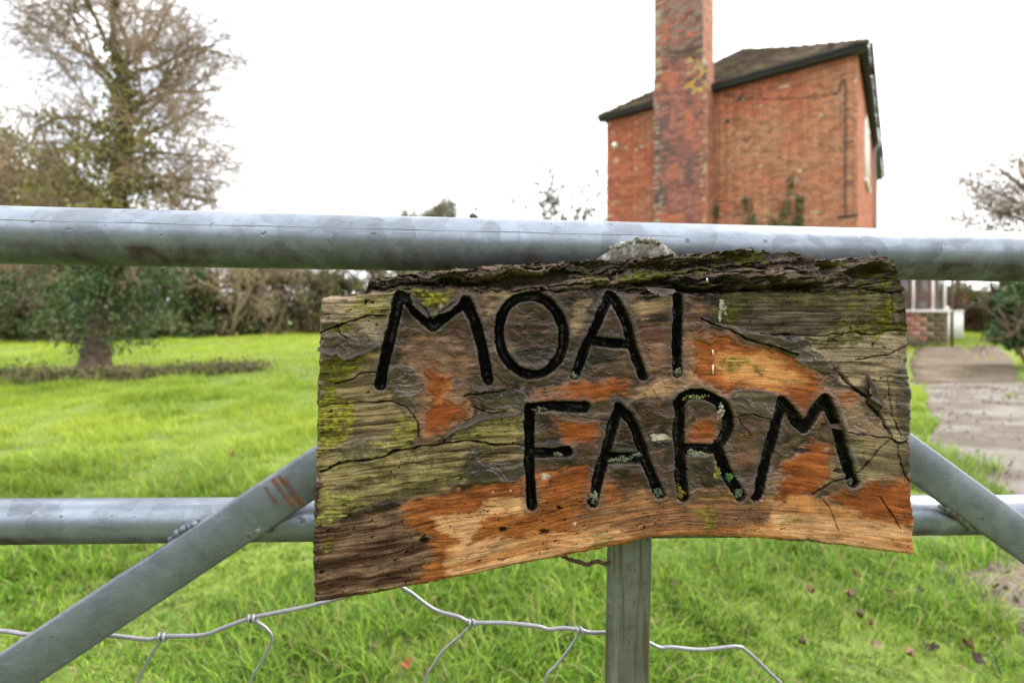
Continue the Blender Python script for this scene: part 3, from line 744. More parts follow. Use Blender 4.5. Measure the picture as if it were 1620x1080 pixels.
g = Geo(); v = np.array([[0.03, PY0 - 0.15, 2.85], [PX + 0.12, PY0 - 0.15, 2.43], [PX + 0.12, PY1, 2.43], [0.03, PY1, 2.85]]); v = np.concatenate([v, v + [0, 0, 0.07]]); g.add(v, BOXQ, None, (0.1, 0.075, 0.06)); g.build('roof', MAT['tile'], porch)
g = Geo(); box(g, PX + 0.05, PX + 0.12, PY0 + 0.02, PY0 + 0.1, 0, 2.4); MAT['brown_post'] = simple('brown_post', (0.10, 0.05, 0.04), 0.7); g.build('post', MAT['brown_post'], porch)
g = Geo(); box(g, 0.05, PX - 0.15, PY0 + 1.6, PY0 + 1.66, 0.1, 2.3, (0.42, 0.14, 0.09)); g.build('back_wall', MAT['brick'], porch)
# pots inside on the sill
g = Geo(); tube(g, [(1.35, PY0 + 0.3, 1.1), (1.35, PY0 + 0.3, 1.34), (1.35, PY0 + 0.3, 1.36)], [0.09, 0.13, 0.13], 14); o = g.build('windowsill_pot', MAT['white_paint'], porch)

# terracotta pot and trough in front of the porch
def lw(x, y, z=0.0):
    c, s = math.cos(HOUSE_RZ), math.sin(HOUSE_RZ); return (HOUSE_A[0] + x * c - y * s, HOUSE_A[1] + x * s + y * c, z)
p_ = ground_pt(1456, 549)
pot = thing('flower_pot', 'small terracotta flower pot against the porch wall', 'pot', (p_[0], p_[1], 0.0))
g = Geo(); tube(g, [(0, 0, 0), (0, 0, 0.02), (0, 0, 0.22), (0, 0, 0.225), (0, 0, 0.29), (0, 0, 0.29), (0, 0, 0.2)], [0.09, 0.1, 0.13, 0.15, 0.155, 0.13, 0.12], 18); g.build('pot_body', MAT['terracotta'], pot, True)
g = Geo(); tube(g, [(0, 0, 0.2), (0, 0, 0.25)], [0.11, 0.115], 14); g.build('soil', MAT['earth'], pot)
p_ = ground_pt(1432, 548)
tr = thing('plant_trough', 'dark mossy stone trough left of the terracotta pot', 'trough', (p_[0], p_[1], 0.0), HOUSE_RZ)
g = Geo()
for a in ((-0.45, 0.45, -0.16, -0.11), (-0.45, 0.45, 0.11, 0.16), (-0.45, -0.40, -0.108, 0.108), (0.40, 0.45, -0.108, 0.108)): box(g, *a, 0.0, 0.34)
box(g, -0.398, 0.398, -0.108, 0.108, 0.0, 0.05); MAT['mossstone'] = simple('mossy_stone', (0.11, 0.10, 0.06), 0.9, 0, 14, 0.4, 0.5, 0.008); g.build('trough_body', MAT['mossstone'], tr)
g = Geo(); box(g, -0.396, 0.396, -0.106, 0.106, 0.052, 0.30); g.build('soil', MAT['earth'], tr)
# white slatted cabinet beyond the porch
c0 = at(1511, 490, 17.6)
cab = thing('white_cabinet', 'white panelled cabinet standing just right of the porch', 'cabinet', (c0[0], c0[1], 0.0), -0.25)
g = Geo(); box(g, -0.25, 0.25, 0, 0.42, 0.04, 1.05); g.build('cabinet_body', MAT['white_paint'], cab)
for k in range(6):
    g = Geo(); box(g, -0.245 + k * 0.082, -0.245 + k * 0.082 + 0.074, -0.014, 0.001, 0.06, 1.03); g.build('slat', MAT['white_paint'], cab)
g = Geo(); box(g, -0.28, 0.28, -0.04, 0.45, 1.052, 1.09); g.build('lid', MAT['white_paint'], cab)
g = Geo(); tube(g, [(-0.2, 0.1, 1.09), (-0.2, 0.1, 1.13), (-0.2, 0.1, 1.2), (-0.2, 0.1, 1.24)], [0.05, 0.07, 0.06, 0.02], 12); g.build('finial', MAT['white_paint'], cab)
# ------------------------------------------------------------------ gate
GA = math.atan2(0.0724, 0.9974); GN = np.array([0.0724, -0.9974])
def gp(px, py, d):
    """point seen at px,py on the vertical plane d metres in front of the gate's axis"""
    px = np.asarray(px, dtype=float); py = np.asarray(py, dtype=float)
    q = (px - CX) / F; y = (0.4511 - d) / (0.9974 - 0.0724 * q)
    return np.stack([q * y, y, CAMH - (py - HY) / F * y], -1)
GLOC = (0.0, 0.4523, 0.0)
gate = thing('field_gate', 'galvanised tubular steel field gate with flat diagonal braces', 'gate', GLOC, GA)
def gl(px, py, d): return w2l(gp(px, py, d), GLOC, GA)
R1, R2 = 0.025, 0.0187
def rail(pa, pb, rad, mat, ext=1.3, dz=0.0):
    a, b_ = gl(*pa, 0.0), gl(*pb, 0.0); d = (b_ - a) / np.linalg.norm(b_ - a); a = a - d * ext + [0, 0, dz]; b_ = b_ + d * ext + [0, 0, dz]
    g = Geo(); pts = a + (b_ - a) * np.linspace(0, 1, 90)[:, None]
    tube(g, pts, rad, 56); return g.build('rail', mat, gate, True)
rail((0, 371.5), (1620, 407), R1, MAT['galv'])
rail((0, 824), (1620, 813), R2, MAT['galv'])
for dz in (-0.24, -0.46, -0.66): rail((0, 824), (1620, 813), R2, MAT['galv'], 1.3, dz)
# long seam of the top tube: a fine raised weld line on its front
a, b_ = gl(0, 371.5, 0), gl(1620, 407, 0); d = (b_ - a) / np.linalg.norm(b_ - a)
g = Geo(); ts = np.linspace(-0.2, 0.60, 160); ang = math.radians(22)
off = np.array([0, -math.cos(ang), math.sin(ang)]) * (R1 - 0.00012)
pts = a + d * (ts[:, None] + 0.0) + off + np.stack([ts * 0, ts * 0, 0.00025 * np.sin(ts * 60)], -1)
MAT['seam'] = simple('weld_seam', (0.22, 0.235, 0.26), 0.6, 0.4, 90, 0.5)
tube(g, pts, 0.00035 + 0.0002 * vnoise(ts * 40, ts * 0, 3), 6); g.build('weld_seam', MAT['seam'], gate)
for k in (-1.55, 1.75):
    g = Geo(); zt = 1.14; tube(g, [(k, 0, 0.14), (k, 0, 0.6), (k, 0, zt)], R1, 24); g.build('end_stile', MAT['galv'], gate, True)

def flat_bar(name, pa, pb, w_, d0, th, mat, ext=(0, 0), seg=40):
    """flat steel bar whose centre line runs through two picture points on plane d0..d0+th"""
    a, b_ = gl(*pa, d0), gl(*pb, d0); u = (b_ - a); u[1] = 0; L = np.linalg.norm(u); u /= L
    a = a - u * ext[0]; b_ = b_ + u * ext[1]; L += sum(ext)
    s = np.array([-u[2], 0, u[0]]); bv = 0.0026
    prof = [(-w_ / 2, 0), (-w_ / 2, -th + bv), (-w_ / 2 + bv, -th), (w_ / 2 - bv, -th), (w_ / 2, -th + bv), (w_ / 2, 0)]
    ring = []
    for k in range(seg + 1):
        c = a + u * L * k / seg
        wob = 0.0003 * (vnoise(k * 0.4, 1, 3) - 0.5)
        for (x, y) in prof: ring.append(c + s * (x + wob) + np.array([0, y, 0]))
    n = len(prof); k = np.arange(n); k2 = (k + 1) % n; q = []
    for i_ in range(seg): q.append(np.stack([i_ * n + k, i_ * n + k2, (i_ + 1) * n + k2, (i_ + 1) * n + k], -1))
    g = Geo(); g.add(np.array(ring), np.concatenate(q)); 
    e0 = [[0, 1, 2, 3], [0, 3, 4, 5]]; m_ = seg * n; e1 = [[m_ + 3, m_ + 2, m_ + 1, m_], [m_ + 5, m_ + 4, m_ + 3, m_]]
    g.add(np.array(ring), e0 + e1)
    return g.build(name, mat, gate)
BD = 0.0188
flat_bar('brace', (28.7, 1056.8), (494.4, 749.4), 0.0385, BD, 0.006, MAT['galv_flat'], (0.6, 0.27))
flat_bar('brace', (1447.7, 729.7), (1620, 855), 0.0375, BD, 0.006, MAT['galv_flat'], (0.27, 0.75))
flat_bar('upright', (995, 860), (991, 1080), 0.040, 0.0195, 0.006, MAT['grimy'], (0.24, 0.60))
# gusset plate where braces and upright meet, welded on the front of the top rail
def plate(name, poly, d0, th, mat, parent, origin=GLOC, rz=GA, bump=0.0):
    pts = w2l(gp(*np.array(poly, dtype=float).T, d0), origin, rz); n = len(pts)
    front = pts + np.array([0, -th, 0]); c0 = front.mean(0) + np.array([0, -bump, 0]); c1 = pts.mean(0)
    k = np.arange(n); k2 = (k + 1) % n
    g = Geo(); g.add(np.concatenate([pts, front, [c1, c0]]), np.stack([k, k2, n + k2, n + k], -1), np.concatenate([np.stack([n + k, n + k2, np.full(n, 2 * n + 1)], -1), np.stack([k2, k, np.full(n, 2 * n)], -1)]))
    return g.build(name, mat, parent)
m = M('pale_weld_spatter'); p = m.obj(); n1 = m.noise(p, 130, 5, 0.7)
m.set('Base Color', m.ramp(n1, [(0.35, (0.055, 0.050, 0.034)), (0.5, (0.15, 0.13, 0.10)), (0.66, (0.36, 0.37, 0.37))])); m.set('Roughness', 0.7); m.set('Normal', m.bump(n1, 0.9, 0.002)); MAT['spatter'] = m.m
plate('gusset_plate', [(940, 420), (945, 408), (968, 394), (984, 386), (1004, 380), (1030, 380), (1046, 386), (1062, 398), (1070, 405), (1070, 425)], 0.0255, 0.004, MAT['spatter'], gate)
def weld(pts, rad, mat):
    P = np.array([gl(*p, dd) for *p, dd in pts]); P = smooth_line(P, 6); rr_ = np.random.default_rng(len(P))
    g = Geo(); tube(g, P + rr_.normal(0, 0.0005, P.shape), rad * rr_.uniform(0.7, 1.25, len(P)), 8); g.build('weld_bead', mat, gate, True)
weld([(272, 852, 0.016), (285, 840, 0.019), (300, 832, 0.019), (312, 828, 0.019)], 0.0036, MAT['galv_flat'])
weld([(386, 846, 0.019), (402, 840, 0.0205), (418, 834, 0.0205), (432, 836, 0.019)], 0.0042, MAT['grimy'])
weld([(1490, 800, 0.019), (1500, 806, 0.02), (1512, 815, 0.02), (1540, 838, 0.0175)], 0.0032, MAT['grimy'])
weld([(965, 394, 0.027), (980, 388, 0.0285), (998, 382, 0.0285)], 0.0022, MAT['spatter'])
weld([(1005, 381, 0.0285), (1028, 381, 0.0285), (1042, 385, 0.028)], 0.0026, MAT['spatter'])
# rust runs down the left brace
for k, (x, y, w_, L) in enumerate(((430, 757, 6, 52), (439, 752, 5, 58), (447, 756, 7, 50), (418, 770, 4, 30))):
    ts = np.linspace(0, 1, 9); xs_ = x + ts * L * 0.72 ; ys_ = y + ts * L * 0.9
    up_ = np.stack([xs_ - w_ * (0.4 + 0.4 * np.sin(ts * 3)), ys_ + w_ * 0.3], -1); dn = np.stack([xs_ + w_ * (0.5 + 0.3 * np.cos(ts * 5)), ys_ - w_ * 0.3], -1)
    poly = np.concatenate([up_, dn[::-1]])
    pts = w2l(gp(poly[:, 0], poly[:, 1], BD + 0.00615), GLOC, GA); n = len(ts); kk = np.arange(n - 1)
    g = Geo(); g.add(pts, np.stack([kk, kk + 1, 2 * n - 2 - kk, 2 * n - 1 - kk], -1)); g.build('rust_run', MAT['rust'], gate)

# ------------------------------------------------------------------ stock netting tied behind the gate
NLOC = (0.0, 0.4523, 0.0)
net = thing('wire_netting', 'slack galvanised wire stock netting hung behind the lower gate', 'wire netting', NLOC, GA)
ND = -0.012
def nl(pts): return np.array([w2l(gp(x, y, ND), NLOC, GA) for x, y in pts])
def jagged(P, amp, seed): 
    r_ = np.random.default_rng(seed); return P + r_.normal(0, amp, P.shape)
top_line = [(-300, 985), (-120, 992), (0, 997), (45, 1003), (110, 1000), (170, 1004), (235, 1011), (257, 1006), (320, 1004), (360, 990), (398, 977), (440, 968), (495, 957), (560, 938), (610, 920), (645, 934), (668, 951), (692, 966), (725, 975), (747, 984), (800, 985), (850, 990), (868, 995), (890, 993), (917, 996), (935, 1000), (960, 1000), (1000, 1004), (1025, 1015), (1045, 1024), (1062, 1023), (1110, 1027), (1165, 1022), (1182, 1030), (1200, 1046), (1235, 1080), (1300, 1140), (1500, 1200), (1900, 1210)]
g = Geo(); tube(g, smooth_line(nl(top_line), 5), 0.00185, 10); g.build('line_wire', MAT['wire'], net, True)
low_line = [(-300, 1500), (200, 1510), (420, 1490), (700, 1520), (900, 1500), (1200, 1530), (1900, 1500)]
g = Geo(); tube(g, smooth_line(nl(low_line), 8), 0.00185, 8); g.build('line_wire', MAT['wire'], net, True)
stays = [[(257, 1008), (240, 1035), (218, 1080), (190, 1180), (215, 1330), (200, 1510)],
         [(400, 979), (420, 992), (430, 1006), (426, 1022), (411, 1052), (396, 1080), (370, 1200), (395, 1330), (420, 1490)],
         [(747, 987), (728, 1005), (703, 1027), (684, 1053), (673, 1080), (655, 1200), (690, 1350), (700, 1520)],
         [(917, 998), (903, 1022), (880, 1052), (862, 1080), (850, 1200), (880, 1350), (900, 1500)],
         [(1255, 1098), (1245, 1180), (1215, 1350), (1200, 1530)], [(-60, 994), (-80, 1080), (-100, 1300), (-90, 1505)]]
for s in stays:
    g = Geo(); tube(g, smooth_line(nl(s), 8), 0.00135, 8); g.build('stay_wire', MAT['wire'], net, True)
for x, y in ((257, 1007), (399, 978), (747, 985), (917, 997)):
    c = nl([(x, y)])[0]; ts = np.linspace(0, 4 * math.pi, 40)
    P = c + np.stack([(ts / (4 * math.pi) - 0.5) * 0.0085, 0.0027 * np.cos(ts), 0.0027 * np.sin(ts)], -1)
    g = Geo(); tube(g, P, 0.0014, 6); g.build('knot', MAT['wire'], net, True)

# rusty wire tie under the board
tloc = tuple(gp(930, 887, 0.02))
P = np.array([w2l(gp(x, y, 0.024), tloc, GA) for x, y in ((880, 872), (895, 882), (905, 886), (917, 889), (930, 893), (938, 889), (948, 888), (955, 891), (966, 889), (972, 880))])
ts = np.linspace(0, 1, 10)
P = smooth_line(P, 8); ts = np.linspace(0, 60, len(P))
g = Geo(); tube(g, P + np.stack([ts * 0, 0.0012 * np.cos(ts), 0.0012 * np.sin(ts)], -1), 0.0011, 6)
tube(g, P - np.stack([ts * 0, 0.0012 * np.cos(ts), 0.0012 * np.sin(ts)], -1), 0.0009, 6)
o = g.build('wire_tie', MAT['rust_wire'], None, True); o.location = tloc; o.rotation_euler = (0, 0, GA); tag(o, 'twisted rusty wire tie under the sign beside the upright', 'wire')
# ------------------------------------------------------------------ carved wooden sign
SD = 0.052                                            # front face of the board, in front of the gate's axis
SLOC = tuple(gp(972, 900, SD)); SLOC = (SLOC[0], SLOC[1], float(SLOC[2]))
sign = thing('name_board', 'weathered wooden name board carved MOAT FARM hung on the gate', 'sign', SLOC, GA)
TOP = np.array([(480, 471), (505, 470), (512, 467), (540, 465), (562, 463), (568, 458), (573, 445), (585, 439), (612, 435), (640, 430), (670, 428), (700, 426), (728, 422), (736, 424), (760, 419), (800, 417), (838, 414), (870, 413), (896, 410), (902, 412), (930, 410), (960, 409), (1000, 407), (1040, 403), (1066, 402), (1100, 400), (1140, 397), (1170, 393), (1195, 391), (1215, 393), (1236, 391), (1239, 396), (1250, 397), (1270, 395), (1293, 395), (1296, 405), (1300, 413), (1322, 409), (1345, 410), (1370, 407), (1400, 405), (1418, 403), (1424, 408), (1430, 424), (1434, 440), (1440, 456), (1446, 462), (1470, 462)], dtype=float)
BOT = np.array([(480, 959), (495, 957), (540, 951), (590, 943), (640, 932), (700, 920), (740, 913), (790, 902), (860, 889), (920, 877), (980, 864), (1030, 853), (1050, 851), (1090, 850), (1130, 851), (1200, 854), (1280, 861), (1340, 868), (1400, 875), (1450, 881), (1470, 883)], dtype=float)
LEFT = np.array([(400, 506), (475, 505), (520, 502), (600, 500), (700, 497), (800, 494), (900, 492), (960, 494)], dtype=float)
RIGHT = np.array([(400, 1438), (440, 1440), (470, 1441), (560, 1442), (650, 1445), (700, 1446), (780, 1449), (885, 1450)], dtype=float)
NW, NH = 980, 470
s = np.linspace(0, 1, NW); t = np.linspace(0, 1, NH)
T, S = np.meshgrid(t, s, indexing='ij')                # t: 0 bottom, 1 top
bx = 496 + 952 * S
jb = (fbm(bx * 0.05, bx * 0, 3, 4) - 0.5) * 6; jt = (fbm(bx * 0.12, bx * 0 + 5, 2, 4) - 0.5) * 9
py = (np.interp(bx, BOT[:, 0], BOT[:, 1]) + jb) * (1 - T) + (np.interp(bx, TOP[:, 0], TOP[:, 1]) + jt * sstep(560, 580, bx)) * T
xl_ = np.interp(py, LEFT[:, 0], LEFT[:, 1]) + (fbm(py * 0.06, py * 0, 5, 4) - 0.5) * 5
xr_ = np.interp(py, RIGHT[:, 0], RIGHT[:, 1]) + (fbm(py * 0.06, py * 0 + 9, 6, 4) - 0.5) * 5
px = xl_ + (xr_ - xl_) * S
P_ = px.ravel(); Q_ = py.ravel(); NV = P_.size
# coordinates along and across the grain
ybot = np.interp(P_, BOT[:, 0], BOT[:, 1]); ytop = 458.0
gvc = (Q_ - ytop) / (ybot - ytop) * 450; gvc = gvc + 10 * (fbm(P_ * 0.006, gvc * 0.012, 13, 3) - 0.5) * 2
for kx, ky, kr in ((795, 837, 26), (860, 841, 30), (671, 853, 24), (1270, 700, 30), (1328, 632, 18)):
    dx, dy = P_ - kx, Q_ - ky; w_ = np.exp(-(dx / (kr * 1.6))**2 - (dy / kr)**2); gvc = gvc + np.sign(dy) * 9 * w_ * (1 - np.exp(-np.abs(dy) / 4))
guc = P_
fine = fbm(guc * 0.03, gvc * 0.55, 1, 4); streak = fbm(guc * 0.012, gvc * 0.16, 6, 4)
blotch = fbm(guc * 0.02, Q_ * 0.03, 9, 4); cell = fbm(P_ * 0.15, Q_ * 0.15, 4, 4)
WX = (fbm(P_ * 0.035, Q_ * 0.05, 2, 4) - 0.5); WY = (fbm(P_ * 0.03, Q_ * 0.06, 5, 4) - 0.5)
W2 = (fbm(P_ * 0.11, gvc * 0.22, 10, 4) - 0.5)

def seg_dist(X, Y, pts, closed=False):
    pts = np.asarray(pts, dtype=float); d2 = np.full(X.shape, 1e9)
    n = len(pts); rng_ = range(n if closed else n - 1)
    for i_ in rng_:
        a, b_ = pts[i_], pts[(i_ + 1) % n]; e = b_ - a; L2 = (e * e).sum() + 1e-9
        tt = np.clip(((X - a[0]) * e[0] + (Y - a[1]) * e[1]) / L2, 0, 1)
        d2 = np.minimum(d2, (X - a[0] - e[0] * tt)**2 + (Y - a[1] - e[1] * tt)**2)
    return np.sqrt(d2)
def inside(X, Y, pts):
    pts = np.asarray(pts, dtype=float); r_ = np.zeros(X.shape, bool); n = len(pts)
    for i_ in range(n):
        a, b_ = pts[i_], pts[(i_ + 1) % n]
        cnd = ((a[1] > Y) != (b_[1] > Y)) & (X < (b_[0] - a[0]) * (Y - a[1]) / (b_[1] - a[1] + 1e-12) + a[0])
        r_ ^= cnd
    return r_
def region(pts, soft=6, warp=22, rag=0):
    """(index, weight): a patch with an irregular border"""
    p = np.asarray(pts, dtype=float); c_ = np.concatenate([p[-2:], p, p[:2]]); p = smooth_line(c_, 3)[6:-6] if len(pts) > 3 else p; mg = soft * 2 + warp
    idx = np.nonzero((P_ > p[:, 0].min() - mg) & (P_ < p[:, 0].max() + mg) & (Q_ > p[:, 1].min() - mg) & (Q_ < p[:, 1].max() + mg))[0]
    X = P_[idx] + WX[idx] * (warp + 16); Y = Q_[idx] + WY[idx] * (warp * 0.8 + 10)
    d = seg_dist(X, Y, p, True); d = np.where(inside(X, Y, p), -d, d) + W2[idx] * rag
    return idx, sstep(soft, -soft, d)
def line(pts, half, warp=10):
    p = np.asarray(pts, dtype=float); mg = half + warp + 2
    idx = np.nonzero((P_ > p[:, 0].min() - mg) & (P_ < p[:, 0].max() + mg) & (Q_ > p[:, 1].min() - mg) & (Q_ < p[:, 1].max() + mg))[0]
    X = P_[idx] + WX[idx] * warp; Y = Q_[idx] + WY[idx] * warp
    return idx, seg_dist(X, Y, p)

C = np.zeros((NV, 3)); gloss = np.full(NV, 0.75); grainy = np.full(NV, 0.3); H = np.zeros(NV); fuzz = np.zeros(NV)
# old varnish over greyed wood: purple-brown to grey
cA, cB, cC = np.array([0.044, 0.027, 0.021]), np.array([0.145, 0.088, 0.064]), np.array([0.27, 0.185, 0.138])
w_ = sstep(0.36, 0.66, 0.6 * streak + 0.4 * blotch)[:, None]; C = cA * (1 - w_) + cB * w_
w_ = (sstep(0.50, 0.72, fbm(guc * 0.009 + 3, gvc * 0.05, 4, 5, 0.6)) * 0.8)[:, None]; C = C * (1 - w_) + np.array([0.105, 0.040, 0.028]) * w_
w_ = (sstep(0.54, 0.70, fbm(guc * 0.013 + 13, gvc * 0.035, 10, 5, 0.6)) * 0.85)[:, None]; C = C * (1 - w_) + np.array([0.034, 0.027, 0.025]) * w_
w_ = 0.8 * sstep(0.57, 0.75, 0.5 * fbm(guc * 0.02 + 40, gvc * 0.1, 12, 4) + 0.5 * blotch)[:, None]; C = C * (1 - w_) + cC * w_
def paint(pts, col, soft=6, warp=22, rag=10, k=1.0, gl_=None, gr=None, h=None, col2=None, fz=None, by=None):
    idx, w_ = region(pts, soft, warp, rag); w_ = w_ * k
    col = np.asarray(col, dtype=float)
    if col2 is not None:
        mx = sstep(0.35, 0.65, (streak if by is None else by)[idx])[:, None]; col = col * (1 - mx) + np.asarray(col2) * mx
    C[idx] = C[idx] * (1 - w_[:, None]) + col * w_[:, None]
    if gl_ is not None: gloss[idx] += (gl_ - gloss[idx]) * w_
    if gr is not None: grainy[idx] += (gr - grainy[idx]) * w_
    if h is not None: H[idx] += h * w_
    if fz is not None: fuzz[idx] += (fz - fuzz[idx]) * w_
    return idx, w_
OR1, OR2, PALE, PAL2 = (0.335, 0.108, 0.031), (0.20, 0.062, 0.021), (0.60, 0.375, 0.215), (0.46, 0.225, 0.092)
GREY, GREYL, GREEN, MOSS, MOSSD = (0.20, 0.165, 0.125), (0.42, 0.36, 0.275), (0.30, 0.275, 0.135), (0.33, 0.325, 0.03), (0.10, 0.115, 0.018)
ORANGE = (([(682, 588), (712, 598), (706, 632), (735, 652), (716, 668), (692, 682), (673, 680), (686, 640), (676, 615)], 1),
               ([(848, 628), (900, 616), (955, 604), (992, 603), (986, 618), (940, 632), (872, 637)], 0.95),
               ([(1092, 542), (1150, 536), (1212, 556), (1262, 577), (1288, 602), (1304, 618), (1300, 640), (1284, 668), (1268, 662), (1256, 640), (1243, 624), (1200, 617), (1150, 613), (1112, 604), (1106, 580)], 1),
               ([(1094, 683), (1112, 666), (1132, 666), (1125, 700), (1092, 706)], 1),
               ([(1240, 733), (1270, 718), (1282, 704), (1306, 708), (1318, 730), (1312, 752), (1290, 772), (1262, 782), (1240, 792), (1243, 770), (1256, 752), (1240, 748)], 1),
               ([(1324, 640), (1330, 626), (1344, 636)], 1),
               ([(1312, 792), (1355, 776), (1408, 766), (1434, 772), (1446, 800), (1446, 826), (1400, 824), (1350, 808)], 1),
               ([(880, 674), (900, 666), (944, 676), (930, 690), (906, 702), (886, 690)], 0.95),
               ([(872, 770), (905, 748), (936, 738), (932, 758), (904, 778), (870, 792)], 0.95),
               ([(690, 800), (760, 780), (820, 762), (830, 772), (820, 784), (740, 798), (672, 818)], 0.9))
DO = np.full(NV, 90.0)
for pts, k in ORANGE[:7]:
    p = np.array(pts, dtype=float); idx = np.nonzero((P_ > p[:, 0].min() - 80) & (P_ < p[:, 0].max() + 80) & (Q_ > p[:, 1].min() - 70) & (Q_ < p[:, 1].max() + 70))[0]
    d = seg_dist(P_[idx] + WX[idx] * 34, Q_[idx] + WY[idx] * 26, p, True); DO[idx] = np.minimum(DO[idx], np.where(inside(P_[idx], Q_[idx], p), 0, d))
DO = DO + 16 * (fbm(P_ * 0.014, gvc * 0.03, 5, 3) - 0.5)
def band(lo, hi, col, k):
    global C
    w_ = (sstep(lo - 4, lo + 3, DO) * sstep(hi + 5, hi - 3, DO) * k)[:, None]; C = C * (1 - w_) + np.asarray(col) * (0.75 + 0.5 * streak)[:, None] * w_
band(-20, 11, (0.29, 0.165, 0.105), 0.95); band(12, 21, (0.085, 0.055, 0.043), 0.95); band(21, 29, (0.19, 0.125, 0.095), 0.75); band(31, 43, (0.046, 0.033, 0.028), 0.9); band(44, 55, (0.13, 0.09, 0.072), 0.4)
LF = fbm(P_ * 0.011 + 0.6 * WX, Q_ * 0.020 + 0.6 * WY, 9, 5, 0.55); lv = LF * 9; fl = np.floor(lv); ft = lv - fl
LSTEP = (fl + sstep(0.0, 0.10, ft)) * 0.00085; tone = vnoise(fl * 5.3 + 0.5, fl * 0 + 2.5, 6); C *= (0.78 + 0.42 * tone)[:, None]
rim_shadow = sstep(0.0, 0.05, ft) * sstep(0.16, 0.06, ft); C *= (1 - 0.45 * rim_shadow)[:, None]  # thin shadow lines painted along the varnish layer edges
# bare weathered wood where the varnish has gone (lower by about a millimetre)
bare = dict(gl_=0.08, gr=1.0, h=-0.0010)
paint([(500, 470), (640, 462), (625, 505), (612, 550), (560, 545), (505, 548)], (0.21, 0.175, 0.14), 5, 14, 8, 1, col2=(0.35, 0.295, 0.225), **bare)
paint([(545, 515), (605, 505), (612, 540), (550, 542)], GREYL, 6, 16, 10, 0.9, gr=1.0, col2=(0.26, 0.22, 0.17))
paint([(498, 560), (600, 560), (605, 612), (650, 640), (660, 690), (640, 712), (705, 700), (712, 680), (760, 660), (800, 652), (832, 656), (834, 735), (770, 738), (742, 716), (730, 760), (690, 786), (630, 792), (560, 812), (498, 838)], (0.13, 0.105, 0.068), 4, 22, 12, 1, col2=(0.29, 0.24, 0.145), **bare)
paint([(505, 575), (580, 560), (600, 590), (545, 615), (505, 640)], (0.17, 0.145, 0.09), 6, 18, 10, 0.8)
paint([(1120, 470), (1180, 458), (1440, 460), (1440, 500), (1440, 530), (1330, 527), (1200, 525), (1130, 505)], (0.085, 0.073, 0.060), 4, 12, 8, 1, col2=(0.155, 0.130, 0.110), **bare)
paint([(1250, 530), (1440, 520), (1442, 590), (1390, 600), (1330, 575), (1290, 560)], (0.22, 0.185, 0.14), 6, 18, 16, 1, col2=(0.37, 0.315, 0.24), **bare)
paint([(1330, 570), (1430, 590), (1420, 640), (1445, 700), (1405, 690), (1370, 630), (1330, 600)], (0.17, 0.14, 0.095), 6, 16, 10, 0.9, col2=(0.33, 0.28, 0.20), **bare)
paint([(1300, 715), (1405, 690), (1440, 705), (1420, 745), (1360, 765), (1310, 770)], (0.16, 0.135, 0.085), 6, 16, 10, 0.8, col2=(0.29, 0.26, 0.16), gl_=0.2, gr=0.8)
paint([(760, 462), (830, 458), (800, 490), (775, 500)], (0.34, 0.27, 0.18), 5, 14, 8, 0.9, col2=(0.24, 0.19, 0.13), **bare)
paint([(900, 478), (930, 470), (922, 520), (905, 530)], (0.30, 0.24, 0.17), 5, 14, 8, 0.8, gl_=0.3)
paint([(995, 480), (1060, 470), (1062, 490), (1000, 500)], (0.42, 0.33, 0.22), 4, 10, 8, 0.9, col2=(0.30, 0.21, 0.14), gl_=0.2, gr=0.8)
# reddish and tan tones below the varnish
paint([(640, 540), (720, 535), (760, 580), (740, 640), (700, 690), (660, 690), (645, 620)], (0.30, 0.185, 0.125), 14, 30, 20, 0.75, col2=(0.185, 0.115, 0.085), gl_=0.6)
paint([(1080, 500), (1110, 480), (1120, 560), (1070, 600), (990, 585), (1000, 520)], (0.16, 0.065, 0.042), 12, 26, 20, 0.7, col2=(0.26, 0.15, 0.10))
paint([(1040, 600), (1120, 590), (1180, 622), (1080, 622), (1000, 625)], (0.33, 0.22, 0.155), 10, 20, 14, 0.8, col2=(0.42, 0.26, 0.17))
paint([(1170, 640), (1215, 650), (1190, 720), (1165, 740), (1150, 710)], (0.24, 0.12, 0.075), 10, 20, 14, 0.7, col2=(0.14, 0.085, 0.06))
paint([(1310, 600), (1360, 640), (1400, 690), (1330, 690), (1315, 640)], (0.25, 0.175, 0.13), 8, 18, 14, 0.8, gl_=0.9)
paint([(870, 660), (950, 655), (940, 700), (880, 705)], (0.20, 0.12, 0.085), 10, 20, 14, 0.7)
# bottom band: dark brown left, orange and pale wood
paint([(496, 845), (560, 825), (640, 800), (700, 790), (720, 830), (700, 890), (700, 925), (496, 965)], (0.095, 0.052, 0.033), 6, 16, 10, 1, gl_=0.25, gr=1.0, col2=(0.215, 0.145, 0.105))
paint([(640, 800), (700, 785), (830, 755), (850, 745), (900, 740), (935, 742), (1000, 790), (1100, 790), (1240, 785), (1260, 860), (1040, 860), (700, 928), (655, 930), (690, 870), (655, 835)], (0.35, 0.135, 0.040), 9, 22, 22, 1, gl_=0.35, gr=0.9, col2=(0.28, 0.10, 0.03))
paint([(1010, 775), (1230, 780), (1235, 835), (1120, 835), (980, 850), (900, 830), (960, 790)], (0.19, 0.115, 0.08), 12, 26, 22, 0.85, col2=(0.33, 0.17, 0.085))
paint([(672, 822), (745, 802), (822, 788), (838, 806), (780, 815), (752, 838), (735, 862), (715, 846), (690, 832)], PALE, 5, 14, 10, 0.95, col2=(0.60, 0.36, 0.18), gl_=0.3)
paint([(710, 868), (770, 855), (850, 846), (960, 832), (1000, 850), (920, 872), (820, 893), (740, 908), (705, 912)], PALE, 7, 16, 12, 0.9, col2=PAL2, gl_=0.3)
